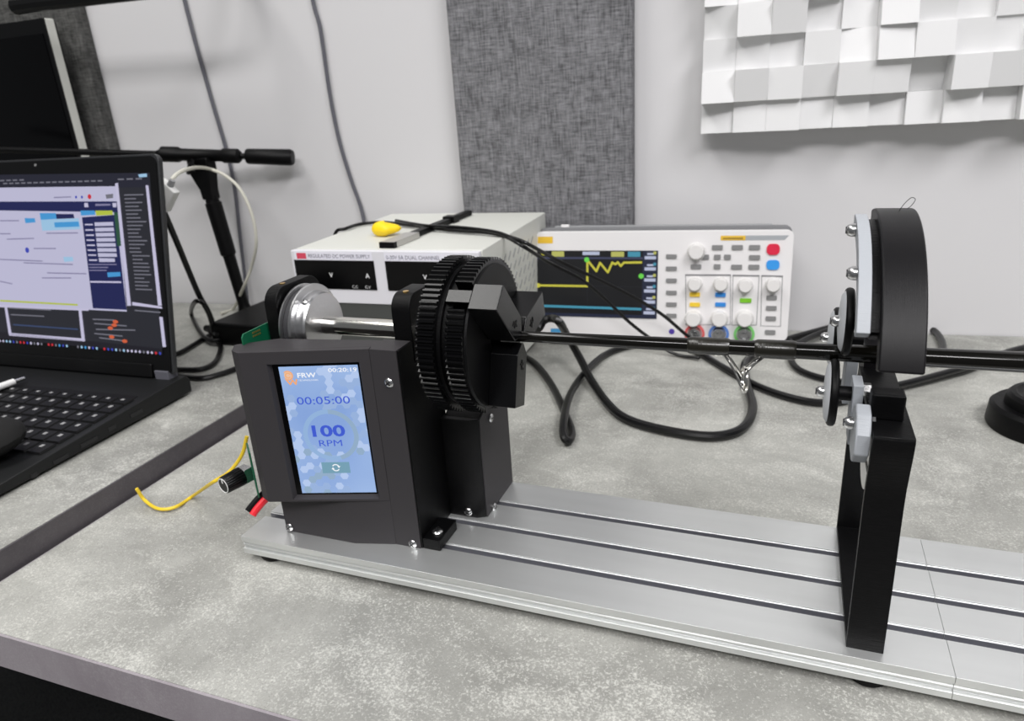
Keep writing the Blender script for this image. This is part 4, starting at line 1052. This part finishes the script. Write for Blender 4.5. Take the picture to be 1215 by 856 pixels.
P.line([(.0*w_, .47*h_), (.43*w_, .47*h_), (.43*w_, .86*h_), (.505*w_, .695*h_), (.535*w_, .82*h_), (.60*w_, .68*h_), (.635*w_, .825*h_), (.66*w_, .80*h_), (.68*w_, .83*h_), (.705*w_, .775*h_), (.73*w_, .825*h_), (.87*w_, .83*h_)], .0034, YL, 4)
P.line([(.0, .155*h_), (.87*w_, .14*h_)], .0040, CN, 4)
P.disc(.425*w_, .865*h_, .0042, GRN, 5); P.disc(.87*w_, .63*h_, .0042, GRN, 5); P.disc(.01*w_, .47*h_, .0038, YL, 5)
P.disc(.065*w_, .955*h_, .0052, YL, 4, 16, .003); P.rect(.13*w_, .91*h_, .235*w_, .99*h_, YT, 4); P.rect(.39*w_, .935*h_, .53*w_, .985*h_, STX, 4); P.rect(.625*w_, .91*h_, .73*w_, .985*h_, YT, 4); P.rect(.76*w_, .91*h_, .86*w_, .985*h_, CN, 4)
for k in range(6):
    y = h_*(.93 - .162*k); P.rect(.895*w_, y-.006, .985*w_, y-.001, STX, 4); P.rect(.915*w_, y+.001, .965*w_, y+.004, STX, 4); P.disc(.975*w_, y+.004, .0026, YT if k % 2 == 0 else CN, 5)
P.build('screen_picture', scr)
SG = mat('scope_button_grey', (128, 128, 128), .5)
def sbtn(x, y, w, h, M, r=.0012, name='button'):
    a, c = x, y
    b = MB(); b.prism(rrect(a-w/2, c-h/2, a+w/2, c+h/2, min(r, h/2.1), 3), lambda p, q_, tt: SP(p, q_, tt), 0, .0022); return b.build(name, M, t)
for a, c in [(-0.1774, 0.13), (-0.1769, 0.1111), (-0.1764, 0.0923), (-0.1758, 0.0731), (-0.1753, 0.0544), (-0.1748, 0.0363)]: sbtn(a, c, .0165, .0062, SG)
for a, c in [(-0.1089, 0.1439), (-0.0797, 0.1439), (-0.0549, 0.1439), (-0.0541, 0.1288), (-0.1396, 0.1143), (-0.0794, 0.1142), (-0.0543, 0.1143)]: sbtn(a, c, .0160, .0070, SG)
for a, c in [(-0.1256, 0.1291), (-0.1083, 0.1292), (-0.0935, 0.1292), (-0.1081, 0.1145)]: sbtn(a, c, .0100, .0075, SG)
for a, c in [(-0.0263, 0.068), (-0.0259, 0.0521), (-0.0256, 0.036), (-0.0254, 0.0146)]: sbtn(a, c, .0150, .0065, SG)
for a, c in [(-0.1398, 0.0707), (-0.1392, 0.0548)]: sbtn(a, c, .0160, .0065, mat('button_yellow', (236, 200, 60), .4))
for a, c in [(-0.1013, 0.0709), (-0.1006, 0.0557)]: sbtn(a, c, .0160, .0065, mat('button_blue', (50, 132, 208), .4))
a, c = (-0.0637, 0.0629); sbtn(a, c, .0170, .0065, mat('button_green', (120, 190, 40), .4))
a, c = (-0.0282, 0.1409); sbtn(a, c, .0185, .0165, mat('button_red', (214, 40, 70), .35), .006)
a, c = (-0.0273, 0.1177); sbtn(a, c, .0185, .0145, mat('button_sky', (58, 150, 226), .35), .005)
M_kn = mat('scope_knob', (222, 220, 218), .4)
for (a, c), r in zip([(-0.1398, 0.1376), (-0.1403, 0.0873), (-0.1014, 0.0879), (-0.0655, 0.0863), (-0.0256, 0.0879), (-0.1405, 0.0328), (-0.1012, 0.0339), (-0.0639, 0.035)], (.0125, .0105, .0105, .0105, .0105, .0125, .0125, .0125)):
    b = MB(); b.lathe(SP(a, c, 0), SN, [(0, r*1.12), (.002, r*1.1), (.003, r), (.015, r*.92), (.0165, r*.8), (.0165, 0)], 28); b.build('dial', M_kn, t)
for (a, c), M in zip([(-0.138, 0.0083), (-0.1012, 0.0087), (-0.0632, 0.01)], (mat('bnc_red', (214, 96, 96), .4), mat('bnc_blue', (86, 126, 196), .4), mat('bnc_green', (120, 196, 110), .4))):
    b = MB(); b.lathe(SP(a, c, 0), SN, [(0, .0155), (.003, .0155), (.003, .0118), (.0, .0118)], 32); r_ = b.build('socket_ring', M, t)
    b = MB(); b.lathe(SP(a, c, 0), SN, [(0, .0105), (.014, .0102), (.014, .0078), (.004, .0078), (.004, .003), (.012, .003), (.012, 0)], 28); b.build('coax_socket', M_zinc, r_)
P = Panel(SP(0, 0, 0), SX, SU, .0003)
yl = mat('print_yellow', (226, 184, 52), .5); lnM = mat('print_grey', (120, 120, 122), .5); lt = mat('print_light_grey', (160, 164, 168), .5)
q = [(-0.3937, 0.1615), (-0.3682, 0.1505)]; P.rect(min(q[0][0], q[1][0]), min(q[0][1], q[1][1]), max(q[0][0], q[1][0]), max(q[0][1], q[1][1]), yl, 1)
q = [(-0.1046, 0.1545), (-0.0706, 0.1614), (-0.0071, 0.1545)]; P.poly([(q[0][0], q[0][1]), (q[1][0]+.002, q[0][1]), (q[1][0]+.002, q[1][1]), (q[0][0], q[1][1])], yl, 2); P.poly([(q[1][0], q[0][1]), (q[2][0]-.006, q[0][1]), (q[2][0], q[1][1]), (q[1][0], q[1][1])], lt, 1)
a0 = (-0.1047, 0.1574); P.line([(a0[0]+.004, a0[1]), (a0[0]+.032, a0[1])], .0024, mat('print_brown', (150, 120, 40), .5), 3)
for q in ([(-0.1549, 0.1011), (-0.0878, 0.1015), (-0.0845, 0.0242), (-0.1517, 0.0221)], [(-0.0841, 0.1011), (-0.0461, 0.1009), (-0.0459, 0.0248), (-0.082, 0.0237)], [(-0.0423, 0.1009), (-0.0127, 0.1006), (-0.0111, 0.0239), (-0.0397, 0.0237)]):
    P.line(q + [q[0]], .0009, lnM, 1); P.line(q[:2], .0022, lnM, 2)
q = (-0.1737, 0.0105); P.disc(q[0], q[1], .0045, mat('print_violet', (80, 60, 160), .5), 2)
q = [(-0.368, 0.006), (-0.352, 0.0037)]; P.rect(q[0][0]-.005, q[0][1]-.004, q[0][0]+.012, q[0][1]+.003, mat('print_blue', (70, 150, 200), .5), 2)
P.build('front_print', t)

# ------------------------------------------------------------------ power brick and cables
t = thing('power_brick', (-.862, 1.0, .0255), 'black power adapter brick on the left desk near the wall', 'power adapter')
b = MB(); b.box(-.925, -.795, .895, 1.085, .0255, .0655); b.build('case', M_rub, t, bevel=.006)
b = MB(); b.lathe((-.935, .915, .046), (1, -.25, 0), [(-.022, 0), (-.022, .006), (-.010, .007), (.0, .011), (.012, .012), (.012, 0)], 16); b.build('cable_grip', M_rub, t)
def cable(pts, r, label, M=M_cable, steps=8, name='cable', cat='cable', group=None, n=10):
    b = MB(); b.tube(pts, r, n, steps); return tag(b.build(name, M), label, cat, group)
cable([(-1.0673, 1.1225, 1.0962), (-1.0633, 1.1229, 0.8297), (-1.0480, 1.1242, 0.6218), (-1.0411, 1.1248, 0.5245), (-1.0313, 1.1256, 0.4323), (-1.0178, 1.1267, 0.2932), (-1.0290, 1.1258, 0.1529), (-1.0365, 1.1212, 0.0448), (-1.0368, 1.1191, 0.0273)], .0034, 'grey cable running down the wall behind the microphone stand', M_gcab)
cable([(-0.7615, 1.1485, 1.0390), (-0.7782, 1.1471, 0.7909), (-0.7889, 1.1462, 0.5918), (-0.7825, 1.1467, 0.5273), (-0.7821, 1.1468, 0.4246), (-0.7768, 1.1472, 0.3451), (-0.7642, 1.1483, 0.2743), (-0.7509, 1.1484, 0.2216), (-0.7452, 1.1439, 0.1815), (-0.7514, 1.1414, 0.1206)], .0034, 'grey cable running down the wall behind the power supply', M_gcab)
# leads over the supply and down past the oscilloscope
cable([(-.6900, .9500, .1600), (-.6860, .9650, .2080), (-0.6695, 0.9718, 0.2150), (-0.6668, 1.0130, 0.2150), (-0.6290, 1.0233, 0.2160), (-0.5579, 0.9941, 0.2160), (-0.4824, 0.9609, 0.2160), (-0.4127, 0.9434, 0.2160), (-0.3806, 0.9350, 0.2130), (-0.3388, 0.9000, 0.2063), (-0.3211, 0.9600, 0.1692), (-0.2822, 0.9900, 0.1375), (-0.2544, 1.0200, 0.1003), (-0.2238, 1.0400, 0.0605), (-0.1901, 1.0500, 0.0300), (-0.1537, 1.0535, 0.0060), (-0.1138, 1.0424, 0.0060)], .0027, 'black test lead over the power supply crossing low on the oscilloscope screen')
cable([(-0.6140, 1.0390, 0.2160), (-0.5240, 0.9730, 0.2200), (-0.4607, 0.9603, 0.2200), (-0.3957, 0.9347, 0.2190), (-0.3674, 0.9244, 0.2140), (-0.3324, 0.9000, 0.2099), (-0.3106, 0.9600, 0.1744), (-0.2692, 0.9900, 0.1443), (-0.2193, 1.0200, 0.1096), (-0.1719, 1.0400, 0.0740), (-0.1347, 1.0500, 0.0390), (-0.1091, 1.0896, 0.0060), (-0.0789, 1.0681, 0.0060)], .0027, 'black test lead over the power supply crossing high on the oscilloscope screen')
# thick cables on the work desk
cable([(-0.4190, 1.0685, 0.0200), (-0.3257, 0.9000, 0.0855), (-0.3136, 0.9000, 0.1000), (-0.3009, 0.9000, 0.1044), (-0.2836, 0.8800, 0.1055), (-0.3029, 0.9789, 0.0500), (-0.2756, 0.9455, 0.0300), (-0.2476, 0.9059, 0.0120), (-0.2078, 0.8417, 0.0075), (-0.1734, 0.8031, 0.0070), (-0.1226, 0.7835, 0.0070), (-0.0677, 0.7807, 0.0070), (-0.0362, 0.8090, 0.0070), (-0.0271, 0.8707, 0.0070), (-0.0395, 0.9535, 0.0070), (-0.0465, 1.0279, 0.0070), (-0.0303, 1.0825, 0.0070), (0.0050, 1.1407, 0.0070), (0.0427, 1.1856, 0.0070), (0.0819, 1.2279, 0.0070)], .0058, 'thick black cable making a wide loop on the desk under the rod')
cable([(-0.4615, 1.0555, 0.0065), (-0.4032, 1.0114, 0.0065), (-0.3542, 0.9668, 0.0065), (-0.3016, 0.8886, 0.0065), (-0.2576, 0.8052, 0.0065), (-0.2338, 0.7553, 0.0065), (-0.2292, 0.7288, 0.0075), (-0.2357, 0.7296, 0.0120), (-0.2457, 0.7635, 0.0175), (-0.2609, 0.8409, 0.0150), (-0.2667, 0.9299, 0.0100), (-0.2599, 1.0197, 0.0065), (-0.2369, 1.0679, 0.0065), (-0.2077, 1.0942, 0.0065)], .0052, 'black cable with a tight bend on the desk beside the lower chuck jaw')
cable([(-0.1627, 1.1125, 0.0060), (-0.1165, 1.0646, 0.0060), (-0.0668, 0.9987, 0.0060), (-0.0180, 0.9424, 0.0060), (0.0300, 0.9129, 0.0060), (0.0651, 0.9127, 0.0060), (0.1009, 0.9372, 0.0060), (0.1445, 0.9838, 0.0060), (0.1945, 1.0246, 0.0060), (0.2469, 1.0703, 0.0060), (0.3018, 1.1426, 0.0060), (0.3614, 1.1983, 0.0060)], .0050, 'black cable running along the desk behind the rod support')
cable([(0.0150, 1.1455, 0.0060), (0.0159, 1.0682, 0.0060), (0.0266, 1.0248, 0.0060), (0.0497, 1.0002, 0.0060), (0.0833, 0.9855, 0.0060), (0.1203, 0.9475, 0.0165), (0.1569, 0.9727, 0.0165), (0.1962, 1.0104, 0.0155), (0.2428, 1.0545, 0.0155)], .0046, 'black cable curling behind the upper rollers of the rod support')
cable([(0.0173, 1.0867, 0.0170), (0.0476, 1.1440, 0.0170), (0.0924, 1.1990, 0.0170), (0.1608, 1.2675, 0.0060), (0.2202, 1.2505, 0.0060), (0.2314, 1.1976, 0.0060), (0.2230, 1.1272, 0.0060), (0.2024, 1.0811, 0.0060)], .0050, 'black cable bowing out behind the arch of the rod support')
# laptop leads
ad = Vector((-0.8557, 0.8000, 0.2951)); 
t = thing('white_adapter', ad, 'white cable adapter hanging beside the laptop lid', 'adapter')
p0, p1 = Vector((-0.8651, 0.8000, 0.2806)), Vector((-0.8385, 0.8000, 0.3093)); dv = (p1-p0).normalized(); sv = Vector((0, 1, 0)).cross(dv).normalized()
b = MB(); b.obox((p0+p1)/2, dv*((p1-p0).length/2), sv*.0150, (0, .006, 0)); b.build('body', M_white, t, bevel=.002)
b = MB(); b.cyl(p1, p1 + dv*.010, .0050, .0040, 14); b.build('collar', M_scg, t)
b = MB(); b.tube([(-0.8347, 0.8000, 0.3164), (-0.8399, 0.8200, 0.3236), (-0.8607, 0.8600, 0.3256), (-0.9539, 0.9800, 0.3173), (-0.9763, 1.0300, 0.3094), (-0.9451, 1.0300, 0.2969), (-0.9190, 1.0300, 0.2729), (-0.9034, 1.0300, 0.2280), (-0.9059, 1.0300, 0.1776), (-0.9378, 1.0400, 0.1273), (-0.9679, 1.0400, 0.0854), (-1.0433, 1.0845, 0.0300), (-1.0440, 1.0492, 0.0300)], .0030, 8, 8); b.build('white_lead', mat('ivory_lead', (206, 204, 192), .5), t)
cable([(-0.8666, 0.8000, 0.2916), (-0.8612, 0.8000, 0.2670), (-0.8720, 0.8200, 0.2214), (-0.8930, 0.8500, 0.1687), (-0.9142, 0.8800, 0.1204), (-0.9166, 0.8950, 0.0833), (-0.9187, 0.9000, 0.0511), (-0.9063, 0.8927, 0.0450)], .0046, 'black charger lead dropping from the laptop lid to the adapter brick')
cable([(-0.9015, 0.8930, 0.0360), (-0.9263, 0.8913, 0.0350), (-0.9940, 0.9385, 0.0340), (-1.0919, 1.0219, 0.0360), (-0.9249, 0.8800, 0.1082), (-0.9217, 0.8950, 0.0980), (-0.9716, 0.9530, 0.0500)], .0040, 'black lead forming a small upright loop beside the adapter brick')
cable([(-0.9470, 0.8107, 0.0305), (-0.9404, 0.8406, 0.0305), (-0.9490, 0.8821, 0.0305), (-0.9602, 0.9308, 0.0305)], .0042, 'short straight black lead behind the laptop corner')
cable([(-0.9117, 0.7678, 0.0305), (-0.8727, 0.7722, 0.0305), (-0.8401, 0.7826, 0.0305), (-0.8435, 0.8157, 0.0305), (-0.8845, 0.8725, 0.0305), (-0.9168, 0.9001, 0.0310)], .0042, 'black lead curving from the laptop corner round to the adapter brick')
cable([(-0.8732, 0.7335, 0.0400), (-0.8494, 0.7486, 0.0305), (-0.8095, 0.7501, 0.0305), (-0.7929, 0.7709, 0.0305), (-0.7824, 0.8018, 0.0305), (-0.7686, 0.8346, 0.0305)], .0042, 'lowest black lead on the left desk passing behind the headstock')
